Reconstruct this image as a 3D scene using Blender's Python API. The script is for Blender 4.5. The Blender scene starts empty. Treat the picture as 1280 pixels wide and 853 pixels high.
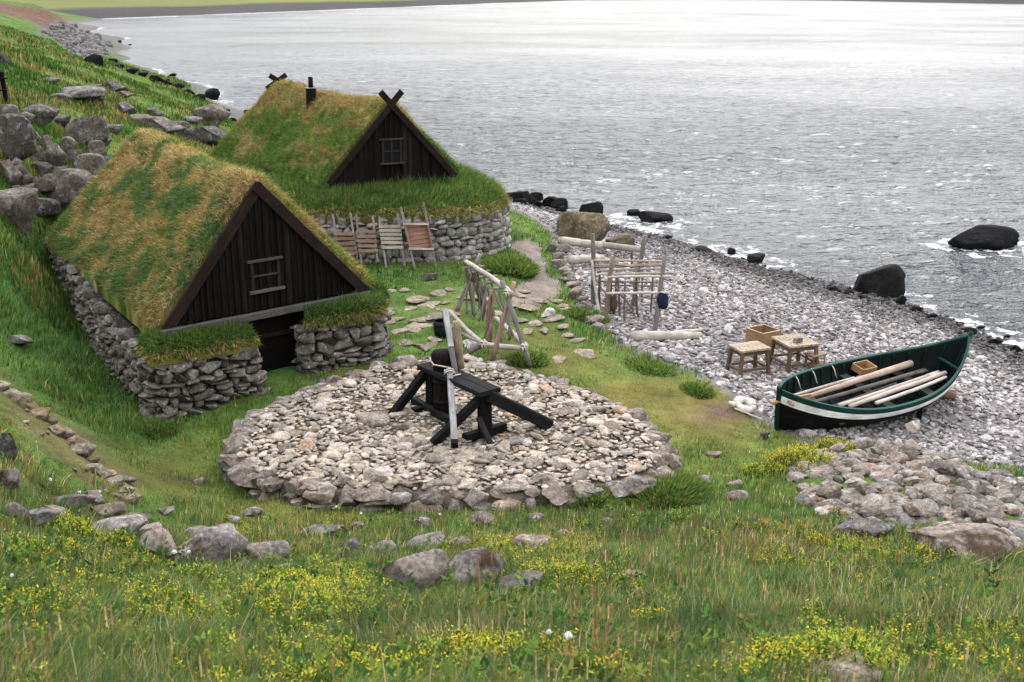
import bpy, bmesh, math, random
import numpy as np
from mathutils import Vector, Matrix
rng = np.random.default_rng(11); random.seed(5)
scene = bpy.context.scene
COL = scene.collection
A3 = lambda *a: np.array(a, float)
# ------------------------------------------------------------------ camera geometry (used to survey the site)
H = 9.0; FPX = 1400.0; PITCH = math.atan(441.5/1400)
cp, sp = math.cos(PITCH), math.sin(PITCH)
def ray(px, py):
    u = (px-640)/FPX; v = (py-426.5)/FPX
    return A3(u, cp-v*sp, -sp-v*cp)
def U(px, py, z):
    d = ray(px, py); return d*((z-H)/d[2]) + A3(0, 0, H)
def Yp(px, py, y):
    d = ray(px, py); return d*(y/d[1]) + A3(0, 0, H)
def depth(p): return p[1]*cp - (p[2]-H)*sp
# ------------------------------------------------------------------ noise
_T = np.random.default_rng(3).random((256, 256))
def vn(x, y):
    xi = np.floor(x).astype(int); yi = np.floor(y).astype(int); fx = x-xi; fy = y-yi
    fx = fx*fx*(3-2*fx); fy = fy*fy*(3-2*fy)
    a = _T[xi % 256, yi % 256]; b = _T[(xi+1) % 256, yi % 256]; c = _T[xi % 256, (yi+1) % 256]; d = _T[(xi+1) % 256, (yi+1) % 256]
    return (a*(1-fx)+b*fx)*(1-fy) + (c*(1-fx)+d*fx)*fy
def fbm(x, y, o=4, s=0.0):
    r = 0; a = .5; t = 0
    x = np.asarray(x, float)+s*17.3; y = np.asarray(y, float)+s*9.1
    for i in range(o):
        r = r + a*vn(x, y); t += a; a *= .5; x = x*2.03+7.1; y = y*2.03+3.7
    return r/t
def sst(a, b, x):
    t = np.clip((x-a)/(b-a), 0, 1); return t*t*(3-2*t)
# ------------------------------------------------------------------ terrain from surveyed points
CP = [(0,853,5.6),(320,853,5.3),(640,853,5.2),(960,853,5.1),(1279,853,5.0),(0,760,4.7),(320,760,4.2),(640,760,4.0),(960,760,3.9),(1279,760,3.7),
 (0,690,4.2),(200,690,3.2),(320,700,2.9),(480,690,2.6),(640,690,2.55),(800,690,2.5),(960,690,2.5),(1120,700,2.6),(1279,700,2.5),
 (0,650,4.0),(60,640,3.5),(130,645,2.7),(250,640,1.9),(480,645,1.6),(600,645,1.6),(360,640,1.68),(700,640,1.58),(850,620,1.4),(940,620,1.5),(1000,650,1.9),(1279,640,1.7),(1110,600,1.65),(1100,650,1.95),(1040,575,1.3),(1200,590,1.3),
 (0,480,3.2),(80,540,2.75),(165,618,2.25),(40,508,2.95),(125,580,2.5),(0,540,3.9),(60,600,3.1),(0,600,4.1),
 (205,620,1.72),(185,575,1.7),(110,530,1.82),(45,480,2.1),(240,590,1.6),(150,500,1.85),(100,450,2.1),(60,400,2.4),(20,430,2.5),(0,350,3.4),(40,330,2.9),(0,300,4.1),(60,290,3.5),(240,540,1.7),
 (0,240,4.6),(0,180,5.2),(0,120,5.7),(0,60,6.2),(0,30,6.6),(0,10,7.0),(100,240,3.4),(100,180,4.0),(100,120,4.6),(120,90,4.6),(180,150,3.6),(250,170,2.6),(250,142,1.8),(290,162,.8),
 (220,115,2.0),(160,100,2.8),(130,80,3.2),(100,75,3.8),(60,70,4.6),(60,40,4.8),(75,30,5.0),(20,20,6.2),(70,15,5.8),(100,60,2.5),(112,55,2.0),(100,45,2.6),(88,31,3.0),(77,24,4.6),(88,22.5,0),(105,28,0),(122,36,0),(138,45,0),(142,53,0),(133,66,0),(120,77,.4),(160,50,-1.5),(142,36,-1.5),(122,28,-1.5),(104,23,-1.2),(175,65,-1.5),(156,74,-1),(210,85,-1.5),
 (480,400,1.95),(540,345,1.85),(600,380,1.85),(560,400,1.9),(640,330,1.8),(660,300,1.7),(650,265,1.4),(690,330,1.7),(680,380,1.75),(700,440,1.65),(640,460,1.75),(800,480,1.45),(740,420,1.55),(900,530,1.25),(940,560,1.25),(860,480,1.35),
 (690,300,1.3),(730,330,1.2),(760,400,1.2),(820,420,1.12),(900,440,1.1),(930,475,1.1),(1000,480,1.05),(980,540,1.1),(1060,540,.95),(1140,540,.8),(1279,570,.75),(1279,500,.4),(1150,460,.75),(1100,420,.65),(1000,380,.6),(900,370,.75),(850,340,.6),(780,310,.6),(700,280,.7),
 (190,97,0),(265,128,0),(300,152,0),(625,243,0),(690,265,0),(800,292,0),(930,328,0),(1060,362,0),(1130,382,0),(1200,408,0),(1279,445,0),(1400,505,0),
 (195,522,1.9),(340,490,1.92),(500,445,1.95),(350,470,2.0),(62,350,2.5)]
pts = [U(*c) for c in CP]
pts += [A3(*p) for p in [(-8,0,7.5),(0,0,7.3),(8,0,7.1),(-8,-5,9),(0,-5,8.8),(8,-5,8.5),(-10,38,2.3),(-4,30,1.85),(-5.5,30,1.9),(-.2,32.5,1.75),(-8,25,2.2),(-6,34,2.0),(-10,45,2.0),(-6,46,1.4),(-14,55,1.5),(-8,52,.7),(-3,42,1.7),(-1,38,1.7),
 (-10,65,0),(-1.2,18,1.6),(1,18,1.5),(-3,18,1.6),(20,27,-1),(18,40,-1.2),(10,45,-.7),(5,55,-1.2),(-5,75,-1.2),(-20,105,-1.5),(-30,140,-1.6),(-60,240,-1.6),(60,60,-3),(30,150,-3),(60,20,-2.5),(60,300,-3),
 (12,12,1.5),(15,17,.6),(16,10,1.6),(20,10,.7),(20,2,3),(12,6,3.6),(20,-5,5.5),(-14,12,5.8),(-22,20,6.6),(-30,35,7.5),(-45,60,8.5),(-70,100,9.5),(-20,5,8.3),(-110,160,10),(-140,250,9),(-150,340,6)]]
pts = np.array(pts)
C2 = 1.2
def _k(x, y): return np.sqrt((x[:, None]-pts[None, :, 0])**2 + (y[:, None]-pts[None, :, 1])**2 + C2**2)
_n = len(pts)
_Am = np.zeros((_n+1, _n+1)); _Am[:_n, :_n] = _k(pts[:, 0], pts[:, 1]) - np.eye(_n)*.12; _Am[:_n, _n] = 1; _Am[_n, :_n] = 1
_W = np.linalg.solve(_Am, np.append(pts[:, 2], 0))
def T(x, y):
    x = np.atleast_1d(np.asarray(x, float)); y = np.atleast_1d(np.asarray(y, float)); o = np.empty(x.size)
    xf = x.ravel(); yf = y.ravel()
    for i in range(0, x.size, 40000):
        o[i:i+40000] = _k(xf[i:i+40000], yf[i:i+40000])@_W[:_n] + _W[_n]
    r = np.hypot(xf, yf)
    o += (fbm(xf*.9, yf*.9, 3, 1)-.5)*.22*sst(.2, .8, o) + (fbm(xf*.16, yf*.16, 3, 2)-.5)*1.0*sst(28, 50, r)*sst(.6, 2., o)*(xf < -6)+(fbm(xf*.5, yf*.5, 2, 5)-.5)*.5*sst(26, 34, r)*sst(1, 2., o)*(xf < -7.5)
    return o.reshape(x.shape)
def tz(x, y): return float(T(x, y)[0])
def G(px, py, sea=True):
    d = ray(px, py); t = np.geomspace(4, 420, 700)
    P = d[None]*t[:, None]+A3(0, 0, H)
    g = T(P[:, 0], P[:, 1]);
    if sea: g = np.maximum(g, 0)
    i = np.argmax(P[:, 2] < g)
    if P[i, 2] >= g[i]: return U(px, py, 0)
    a, b = P[i-1, 2]-g[i-1], g[i]-P[i, 2]
    f = a/(a+b); return P[i-1]*(1-f)+P[i]*f
def inpoly(x, y, poly):
    x = np.asarray(x); y = np.asarray(y); c = np.zeros(x.shape, bool); n = len(poly)
    for i in range(n):
        x0, y0 = poly[i][:2]; x1, y1 = poly[(i+1) % n][:2]
        m = ((y0 > y) != (y1 > y)) & (x < (x1-x0)*(y-y0)/((y1-y0) or 1e-9)+x0); c ^= m
    return c
def segdist(x, y, poly, closed=True):
    d = np.full(np.shape(x), 1e9); n = len(poly)
    for i in range(n if closed else n-1):
        a = np.array(poly[i][:2]); b = np.array(poly[(i+1) % n][:2]); ab = b-a
        t = np.clip(((x-a[0])*ab[0]+(y-a[1])*ab[1])/(ab@ab), 0, 1)
        d = np.minimum(d, np.hypot(x-a[0]-t*ab[0], y-a[1]-t*ab[1]))
    return d
# ------------------------------------------------------------------ mesh builder
class MB:
    def __init__(s): s.V = []; s.F = []; s.C = []; s.Gc = []; s.n = 0
    def add(s, v, faces, col=(1, 1, 1), g=None):
        v = np.asarray(v, float); s.V.append(v); k = len(v)
        c = np.asarray(col, float)
        s.C.append(np.broadcast_to(c, (k, 3)) if c.ndim == 1 else c)
        s.Gc.append(np.zeros((k, 3)) if g is None else g)
        for f in (faces if isinstance(faces, list) else [faces]):
            s.F.append(np.asarray(f, np.int64)+s.n)
        s.n += k; return s
    def build(s, name, mat, parent=None, smooth=True, org=None, xf=None):
        V = np.concatenate(s.V); Cc = np.concatenate(s.C); Gg = np.concatenate(s.Gc)
        if xf is not None: V = V@np.array(xf.to_3x3()).T + np.array(xf.translation)
        if parent is not None: org = np.array(WLOC[parent.name])
        elif org is None: org = np.array([V[:, 0].mean(), V[:, 1].mean(), V[:, 2].min()])
        org = np.asarray(org, float)
        me = bpy.data.meshes.new(name); me.vertices.add(len(V)); me.vertices.foreach_set('co', (V-org).astype(np.float32).ravel())
        li = np.concatenate([f.ravel() for f in s.F]); sizes = np.concatenate([np.full(len(f), f.shape[1]) for f in s.F])
        st = np.concatenate([[0], np.cumsum(sizes)[:-1]])
        me.loops.add(len(li)); me.loops.foreach_set('vertex_index', li.astype(np.int32))
        me.polygons.add(len(sizes)); me.polygons.foreach_set('loop_start', st.astype(np.int32))
        me.update(calc_edges=True)
        if smooth: me.polygons.foreach_set('use_smooth', np.ones(len(sizes), bool))
        else: me.polygons.foreach_set('use_smooth', np.zeros(len(sizes), bool))
        a = me.color_attributes.new('Col', 'FLOAT_COLOR', 'POINT'); a.data.foreach_set('color', np.concatenate([Cc, np.ones((len(Cc), 1))], 1).astype(np.float32).ravel())
        b = me.attributes.new('gco', 'FLOAT_VECTOR', 'POINT'); b.data.foreach_set('vector', Gg.astype(np.float32).ravel())
        for m in (mat if isinstance(mat, (list, tuple)) else [mat]): me.materials.append(m)
        o = bpy.data.objects.new(name, me); COL.objects.link(o)
        if parent is not None: o.parent = parent; WLOC[o.name] = WLOC[parent.name]
        else: o.location = org; WLOC[o.name] = tuple(org)
        return o
WLOC = {}
def tag(o, label=None, cat=None, group=None, kind=None):
    if label: o['label'] = label
    if cat: o['category'] = cat
    if group: o['group'] = group
    if kind: o['kind'] = kind
    return o
def thing(name, label, cat, loc, group=None):
    o = bpy.data.objects.new(name, None); COL.objects.link(o); o.location = tuple(loc); o.empty_display_size = .2
    WLOC[o.name] = tuple(float(v) for v in loc); return tag(o, label, cat, group)
def nrm(v): v = np.asarray(v, float); return v/(np.linalg.norm(v)+1e-12)
def bar(mb, p0, p1, w, h, up=(0, 0, 1), col=(1, 1, 1), ch=.14, segs=4, jit=0.0):
    p0 = np.asarray(p0, float); p1 = np.asarray(p1, float); t = nrm(p1-p0); up = np.asarray(up, float)
    if abs(t@nrm(up)) > .98: up = A3(1, 0, 0)
    s = nrm(np.cross(t, up)); u = np.cross(s, t); c = ch*min(w, h); a, b = w/2, h/2
    prof = np.array([(-a+c, -b), (a-c, -b), (a, -b+c), (a, b-c), (a-c, b), (-a+c, b), (-a, b-c), (-a, -b+c)])
    L = np.linalg.norm(p1-p0); V = []; Gc = []; sd = rng.random()*50
    for i in range(segs+1):
        f = i/segs; off = (rng.random(2)-.5)*jit if 0 < i < segs else np.zeros(2)
        pr = prof*(1+(rng.random()-.5)*jit*2)+off
        V.append(p0+(p1-p0)*f + pr[:, :1]*s + pr[:, 1:]*u)
        Gc.append(np.stack([np.full(8, f*L*1.2+sd), np.array([0, w, w*1.1, w+h, w+h*1.1, 2*w+h, 2*w+1.1*h, 2*w+2*h])*14, np.full(8, sd)], 1))
    V = np.concatenate(V); q = [(i*8+j, i*8+(j+1) % 8, (i+1)*8+(j+1) % 8, (i+1)*8+j) for i in range(segs) for j in range(8)]
    mb.add(V, [np.array(q), np.array([[7, 6, 5, 4, 3, 2, 1, 0], [segs*8+j for j in range(8)]])], np.asarray(col, float)*(.85+.3*rng.random()), np.concatenate(Gc))
def tube(mb, P, r, n=8, col=(1, 1, 1), wob=0.0):
    P = np.asarray(P, float); m = len(P); r = np.broadcast_to(np.asarray(r, float), (m,)).copy()
    tn = np.gradient(P, axis=0); tn /= np.linalg.norm(tn, axis=1)[:, None]+1e-12
    ref = A3(0, 0, 1) if abs(tn[0, 2]) < .9 else A3(1, 0, 0); V = []; Gc = []; sd = rng.random()*50
    an = np.arange(n)*2*math.pi/n; L = 0
    for i in range(m):
        s = nrm(np.cross(tn[i], ref)); u = np.cross(s, tn[i]); ref = u
        if i: L += np.linalg.norm(P[i]-P[i-1])
        rr = r[i]*(1+wob*(rng.random(n)-.5))
        V.append(P[i]+(np.cos(an)*rr)[:, None]*s+(np.sin(an)*rr)[:, None]*u)
        Gc.append(np.stack([np.full(n, L*1.2+sd), an*r.mean()*14, np.full(n, sd)], 1))
    q = [(i*n+j, i*n+(j+1) % n, (i+1)*n+(j+1) % n, (i+1)*n+j) for i in range(m-1) for j in range(n)]
    mb.add(np.concatenate(V), [np.array(q), np.array([list(range(n-1, -1, -1)), [(m-1)*n+j for j in range(n)]])], np.asarray(col, float)*(.85+.3*rng.random()), np.concatenate(Gc))
def pole(mb, p0, p1, r0, r1=None, col=(1, 1, 1), bend=.02, n=8, segs=7):
    p0 = np.asarray(p0, float); p1 = np.asarray(p1, float); L = np.linalg.norm(p1-p0); r1 = r0 if r1 is None else r1
    f = np.linspace(0, 1, segs+1); b = (rng.random(3)-.5)*2*bend*L; b2 = (rng.random((segs+1, 3))-.5)*bend*.5*L
    P = p0+(p1-p0)*f[:, None]+np.sin(f*math.pi)[:, None]*b+b2*np.sin(f*math.pi)[:, None]
    tube(mb, P, r0+(r1-r0)*f, n, col, .12)
def ico(sub):
    bm = bmesh.new(); bmesh.ops.create_icosphere(bm, subdivisions=sub, radius=1.0)
    v = np.array([x.co[:] for x in bm.verts]); f = np.array([[x.index for x in p.verts] for p in bm.faces]); bm.free(); return v, f
def n3(v, s, seed): # cheap 3D noise
    return (fbm(v[:, 0]*s+v[:, 2]*s*.7+seed*5.1, v[:, 1]*s-v[:, 2]*s*.6+seed*3.3, 3)+fbm(v[:, 2]*s*1.1+seed*2.7, v[:, 0]*s*.8-v[:, 1]*s*.9+seed, 3))/2-.5
def rockproto(sub, cuts, dmin, dmax, noise, boxy=0., seed=0):
    r = np.random.default_rng(100+seed); v, f = ico(sub); v = v.copy()
    if boxy: v = v/((np.abs(v)**(2+boxy)).sum(1)**(1/(2+boxy)))[:, None]
    for k in range(cuts):
        n = nrm(r.normal(size=3)); d = r.uniform(dmin, dmax); x = v@n-d; m = x > 0
        v[m] -= n*(x[m]*.93)[:, None]
    nn = v/np.linalg.norm(v, axis=1)[:, None]
    v += nn*(n3(v, 1.4, seed)*noise*2+n3(v, 4.5, seed+9)*noise*1.1+n3(v, 11., seed+4)*noise*.5)[:, None]
    return v/np.abs(v).max(0), f
def rotm(rx, ry, rz):
    cx, sx, cy, sy, cz, sz = np.cos(rx), np.sin(rx), np.cos(ry), np.sin(ry), np.cos(rz), np.sin(rz)
    R = np.empty((np.size(rx), 3, 3))
    R[:, 0, 0] = cz*cy; R[:, 0, 1] = cz*sy*sx-sz*cx; R[:, 0, 2] = cz*sy*cx+sz*sx
    R[:, 1, 0] = sz*cy; R[:, 1, 1] = sz*sy*sx+cz*cx; R[:, 1, 2] = sz*sy*cx-cz*sx
    R[:, 2, 0] = -sy; R[:, 2, 1] = cy*sx; R[:, 2, 2] = cy*cx
    return R
def merge_rocks(mb, protos, P, S, Rm, col):
    k = rng.integers(0, len(protos), len(P))
    for i, (v, f) in enumerate(protos):
        m = np.where(k == i)[0]
        if not len(m): continue
        W = np.einsum('nij,nvj->nvi', Rm[m], v[None]*S[m][:, None])+P[m][:, None]
        F = (f[None]+(np.arange(len(m))*len(v))[:, None, None]).reshape(-1, 3)
        mb.add(W.reshape(-1, 3), F, np.repeat(col[m], len(v), 0))
# ------------------------------------------------------------------ materials
def mat(name):
    m = bpy.data.materials.new(name); m.use_nodes = True; nt = m.node_tree
    for n in list(nt.nodes): nt.nodes.remove(n)
    return m, nt, (lambda t, **k: _nd(nt, t, k)), nt.links.new
def _nd(nt, t, k):
    n = nt.nodes.new(t)
    for a, b in k.items():
        if a.startswith('i_'):
            key = a[2:].replace('_', ' '); n.inputs[int(key) if key.isdigit() else key].default_value = b
        else: setattr(n, a, b)
    return n
def ramp(nd, pts_):
    n = nd('ShaderNodeValToRGB'); e = n.color_ramp.elements
    while len(e) < len(pts_): e.new(.5)
    for x, (p, c) in zip(e, pts_): x.position = p; x.color = (c, c, c, 1) if np.isscalar(c) else (*c, 1)
    return n
def mix(nd, L, a, b, f, bt='MIX'):
    n = nd('ShaderNodeMix', data_type='RGBA', blend_type=bt)
    for s, v in ((6, a), (7, b), (0, f)):
        if isinstance(v, bpy.types.NodeSocket): L(v, n.inputs[s])
        else: n.inputs[s].default_value = v if s == 0 else (*v, 1)
    return n.outputs[2]
def finish(nt, nd, L, color, rough=.9, bumps=(), spec=.25, sheen=None):
    b = nd('ShaderNodeBsdfPrincipled'); o = nd('ShaderNodeOutputMaterial')
    if isinstance(color, bpy.types.NodeSocket): L(color, b.inputs['Base Color'])
    else: b.inputs['Base Color'].default_value = (*color, 1)
    if isinstance(rough, bpy.types.NodeSocket): L(rough, b.inputs['Roughness'])
    else: b.inputs['Roughness'].default_value = rough
    b.inputs['Specular IOR Level'].default_value = spec
    prev = None
    for h, st, di in bumps:
        n = nd('ShaderNodeBump'); n.inputs['Strength'].default_value = st; n.inputs['Distance'].default_value = di; L(h, n.inputs['Height'])
        if prev: L(prev, n.inputs['Normal'])
        prev = n.outputs[0]
    if prev: L(prev, b.inputs['Normal'])
    L(b.outputs[0], o.inputs[0]); return b
def rock_mat(name, attr=True, c0=(.2, .19, .18), c1=(.42, .39, .36), lichen=(.55, .54, .5), lamt=.5, moss=0., mossc=(.07, .05, .025), sc=1.0):
    m, nt, nd, L = mat(name)
    if attr:
        co = nd('ShaderNodeNewGeometry').outputs['Position']; base = nd('ShaderNodeAttribute', attribute_name='Col').outputs['Color']
    else:
        tc = nd('ShaderNodeTexCoord'); oi = nd('ShaderNodeObjectInfo'); ad = nd('ShaderNodeVectorMath', operation='ADD'); mu = nd('ShaderNodeVectorMath', operation='SCALE')
        cb = nd('ShaderNodeCombineXYZ'); 
        for i in range(3): L(oi.outputs['Random'], cb.inputs[i])
        L(cb.outputs[0], mu.inputs[0]); mu.inputs['Scale'].default_value = 37.
        L(nd('ShaderNodeNewGeometry').outputs['Position'], ad.inputs[0]); L(mu.outputs[0], ad.inputs[1]); co = ad.outputs[0]
        rp = ramp(nd, [(0, c0), (.22, tuple(np.array(c0)*.45+np.array(c1)*.55)), (.42, tuple(np.array(c1)*A3(.88, .78, .7))), (.55, tuple(np.array(c0)*1.35)), (.72, tuple(np.array(c1)*A3(.95, .95, .98))), (.86, tuple(np.array(c0)*.5+np.array(c1)*A3(.6, .52, .45))), (1, c1)]); L(oi.outputs['Random'], rp.inputs[0]); base = rp.outputs[0]
    n1 = nd('ShaderNodeTexNoise', i_Scale=3.2*sc, i_Detail=9., i_Roughness=.68); L(co, n1.inputs['Vector'])
    n2 = nd('ShaderNodeTexNoise', i_Scale=14*sc, i_Detail=6., i_Roughness=.7); L(co, n2.inputs['Vector'])
    n3_ = nd('ShaderNodeTexVoronoi', i_Scale=9*sc); L(co, n3_.inputs['Vector'])
    r1 = ramp(nd, [(.32, .42), (.68, 1.4)]); L(n1.outputs[0], r1.inputs[0])
    r2 = ramp(nd, [(.34, .5), (.66, 1.3)]); L(n2.outputs[0], r2.inputs[0])
    c = mix(nd, L, base, r1.outputs[0], 1., 'MULTIPLY'); c = mix(nd, L, c, r2.outputs[0], 1., 'MULTIPLY')
    if lamt:
        nl = nd('ShaderNodeTexNoise', i_Scale=7*sc, i_Detail=5., i_Roughness=.6); L(co, nl.inputs['Vector'])
        rl = ramp(nd, [(.56, 0.), (.66, lamt)]); L(nl.outputs[0], rl.inputs[0]); c = mix(nd, L, c, lichen, rl.outputs[0])
    if moss:
        nm = nd('ShaderNodeTexNoise', i_Scale=2.3*sc, i_Detail=7., i_Roughness=.65); L(co, nm.inputs['Vector'])
        rm = ramp(nd, [(.48, 0.), (.6, moss)]); L(nm.outputs[0], rm.inputs[0]); c = mix(nd, L, c, mossc, rm.outputs[0])
    if not attr:
        wv = nd('ShaderNodeVectorMath', operation='ADD'); ws = nd('ShaderNodeVectorMath', operation='SCALE'); ws.inputs['Scale'].default_value = .8; L(n1.outputs['Color'], ws.inputs[0]); L(co, wv.inputs[0]); L(ws.outputs[0], wv.inputs[1])
        vc = nd('ShaderNodeTexVoronoi', feature='DISTANCE_TO_EDGE', i_Scale=1.7*sc); L(wv.outputs[0], vc.inputs['Vector']); rcx = ramp(nd, [(.0, .35), (.035, 1.)]); L(vc.outputs['Distance'], rcx.inputs[0]); c = mix(nd, L, c, rcx.outputs[0], .8, 'MULTIPLY')
    finish(nt, nd, L, c, .92, [(n1.outputs[0], .7, .09/sc), (n2.outputs[0], .8, .035/sc)], .18); return m
def wood_mat(name, tint=(1, 1, 1), rough=.85, con=.6, spec=.2, bump=.5):
    m, nt, nd, L = mat(name); g = nd('ShaderNodeAttribute', attribute_name='gco').outputs['Vector']; a = nd('ShaderNodeAttribute', attribute_name='Col').outputs['Color']
    mp = nd('ShaderNodeMapping'); mp.inputs['Scale'].default_value = (1.6, 3.5, 1); L(g, mp.inputs['Vector'])
    n1 = nd('ShaderNodeTexNoise', i_Scale=1.6, i_Detail=7., i_Roughness=.7); L(mp.outputs[0], n1.inputs['Vector'])
    n2 = nd('ShaderNodeTexNoise', i_Scale=2.5, i_Detail=5., i_Roughness=.6); L(nd('ShaderNodeNewGeometry').outputs['Position'], n2.inputs['Vector'])
    r1 = ramp(nd, [(.3, 1-con), (.7, 1+con*.5)]); L(n1.outputs[0], r1.inputs[0]); r2 = ramp(nd, [(.3, .7), (.7, 1.25)]); L(n2.outputs[0], r2.inputs[0])
    c = mix(nd, L, a, r1.outputs[0], 1., 'MULTIPLY'); c = mix(nd, L, c, r2.outputs[0], 1., 'MULTIPLY'); c = mix(nd, L, c, tint, 1., 'MULTIPLY')
    nw = nd('ShaderNodeTexNoise', i_Scale=5., i_Detail=8., i_Roughness=.75); L(mp.outputs[0], nw.inputs['Vector']); rw = ramp(nd, [(.6, 0.), (.72, .16)]); L(nw.outputs[0], rw.inputs[0]); c = mix(nd, L, c, (.2, .19, .18), rw.outputs[0])
    finish(nt, nd, L, c, rough, [(n1.outputs[0], bump, .01)], spec); return m
def leaf_mat(name, tr=.48):
    m, nt, nd, L = mat(name); a = nd('ShaderNodeAttribute', attribute_name='Col').outputs['Color']
    d = nd('ShaderNodeBsdfDiffuse'); t = nd('ShaderNodeBsdfTranslucent'); x = nd('ShaderNodeMixShader'); x.inputs[0].default_value = tr; o = nd('ShaderNodeOutputMaterial')
    L(a, d.inputs[0]); L(a, t.inputs[0]); L(d.outputs[0], x.inputs[1]); L(t.outputs[0], x.inputs[2]); L(x.outputs[0], o.inputs[0]); return m
def soil_mat(name):
    m, nt, nd, L = mat(name); a = nd('ShaderNodeAttribute', attribute_name='Col').outputs['Color']; co = nd('ShaderNodeNewGeometry').outputs['Position']
    n1 = nd('ShaderNodeTexNoise', i_Scale=2.2, i_Detail=9., i_Roughness=.7); L(co, n1.inputs['Vector'])
    n2 = nd('ShaderNodeTexNoise', i_Scale=24., i_Detail=5., i_Roughness=.7); L(co, n2.inputs['Vector'])
    r1 = ramp(nd, [(.3, .6), (.7, 1.35)]); L(n1.outputs[0], r1.inputs[0]); r2 = ramp(nd, [(.3, .6), (.7, 1.35)]); L(n2.outputs[0], r2.inputs[0])
    c = mix(nd, L, a, r1.outputs[0], 1., 'MULTIPLY'); c = mix(nd, L, c, r2.outputs[0], 1., 'MULTIPLY')
    finish(nt, nd, L, c, .95, [(n1.outputs[0], .6, .15), (n2.outputs[0], .8, .05)], .1); return m
def plain(name, c, rough=.6, spec=.3, noise=.25):
    m, nt, nd, L = mat(name); n1 = nd('ShaderNodeTexNoise', i_Scale=9., i_Detail=6., i_Roughness=.65); L(nd('ShaderNodeNewGeometry').outputs['Position'], n1.inputs['Vector'])
    r1 = ramp(nd, [(.3, 1-noise), (.7, 1+noise)]); L(n1.outputs[0], r1.inputs[0]); finish(nt, nd, L, mix(nd, L, c, r1.outputs[0], 1., 'MULTIPLY'), rough, [(n1.outputs[0], .2, .01)], spec); return m
M_rock = rock_mat('boulder_stone', False, (.085, .077, .074), (.21, .19, .18), (.34, .33, .3), .6, .55, (.06, .05, .03))
M_heap = rock_mat('heap_stone', False, (.115, .1, .09), (.33, .295, .265), (.44, .42, .38), .4, .4, (.12, .085, .05), 1.4)
M_sea = rock_mat('wet_rock', False, (.005, .005, .0055), (.013, .0125, .0125), (.03, .03, .028), .4)
M_pale = rock_mat('pale_stone', False, (.6, .57, .53), (.7, .67, .63), (.75, .73, .7), .3)
M_flag = rock_mat('flag_stone', False, (.2, .17, .125), (.36, .31, .235), (.42, .4, .34), .4, .45, (.11, .11, .03), 1.3)
M_mossrock = rock_mat('mossy_stone', False, (.22, .2, .19), (.28, .25, .23), (.45, .43, .4), .5, .95, (.05, .033, .015))
M_brownrock = rock_mat('brown_lichen_stone', False, (.16, .14, .1), (.2, .17, .12), (.36, .35, .27), .55, .7, (.07, .055, .03))
M_bankst = rock_mat('bank_stone', False, (.16, .14, .105), (.3, .26, .19), (.4, .39, .33), .5, .85, (.13, .1, .03), 1.2)
M_wall = rock_mat('wall_stone', True, lichen=(.5, .49, .45), lamt=.4, moss=.25, mossc=(.07, .06, .04), sc=1.6)
M_peb = rock_mat('shingle_stone', True, lichen=(.6, .58, .57), lamt=.25, sc=2.2)
M_cob = rock_mat('cobble_stone', True, lichen=(.58, .56, .5), lamt=.35, moss=.2, mossc=(.2, .15, .08), sc=2.2)
M_wood = wood_mat('weathered_wood'); M_tar = wood_mat('tarred_wood', rough=.85, con=.85, spec=.1); M_paint = wood_mat('painted_wood', rough=.65, con=.5, spec=.14, bump=.4)
M_leaf = leaf_mat('grass_blades'); M_soil = soil_mat('turf_soil')
M_black = plain('black_iron', (.006, .006, .006), .7, .12)
M_glass = plain('window_glass', (.008, .009, .01), .3, .12, .1); M_dark = plain('painted_interior_dark', (.006, .005, .005), .95, .05)  # near-black colour stands in for the unlit hut interior
M_rope = plain('pale_rope', (.5, .46, .38), .9, .1); M_bone = plain('bleached_bone', (.66, .62, .55), .85, .2)
M_cloth = plain('blue_cloth', (.012, .016, .04), .85, .15); M_puff = plain('seed_head', (.75, .75, .72), .9, .1, .05)
WG = A3(.27, .245, .22); WB = A3(.16, .11, .075); WW = A3(.5, .455, .39); TAR = A3(.0075, .0055, .0046); TARB = A3(.022, .014, .011)
# ------------------------------------------------------------------ regions
edge = [G(*p)[:2] for p in [(622,258),(640,262),(665,275),(688,292),(700,322),(714,350),(722,378),(742,405),(775,432),(830,455),(880,476),(930,512),(962,536),(1000,551),(1060,553),(1110,560),(1160,572),(1210,582),(1279,592),(1330,600),(1480,644),(1640,704)]]
beach = edge + [A3(24, 14), A3(40, 40), A3(30, 60), A3(4, 70), A3(-6, 58), A3(-2, 45)]
path = [G(*p)[:2] for p in [(628,308),(655,298),(674,304),(683,326),(685,345),(703,352),(700,372),(672,386),(640,380),(640,366),(658,352),(664,338),(656,320)]]
PLT = [(285,545,2.0),(300,520,2.0),(345,493,2.05),(420,470,2.05),(480,452,2.05),(545,447,2.0),(600,445,2.0),(660,462,2.0),(740,483,1.95),(800,510,1.9),(838,545,1.85),(844,575,1.8),(800,600,1.75),(700,615,1.75),(600,620,1.75),(480,620,1.75),(380,615,1.8),(310,590,1.9),(284,565,1.95)]
plat = [U(*p) for p in PLT]; _pc = np.mean(plat, 0); plat = [_pc+(q_-_pc)*A3(.978, .978, 1) for q_ in plat]; _pa = np.array(plat); _pf = np.linalg.lstsq(np.c_[_pa[:, :2], np.ones(len(_pa))], _pa[:, 2], rcond=None)[0]
def pz(x, y): return _pf[0]*x+_pf[1]*y+_pf[2]
heap = [G(*p)[:2] for p in [(988,598),(1010,570),(1048,556),(1100,554),(1140,560),(1190,582),(1240,592),(1290,604),(1290,690),(1230,672),(1150,660),(1100,664),(1050,655),(1005,632)]]
bankp = [G(*q_)[:2] for q_ in [(0,466),(40,500),(85,534),(130,576),(168,612),(166,630),(128,626),(80,584),(36,542),(0,514)]]
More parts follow.
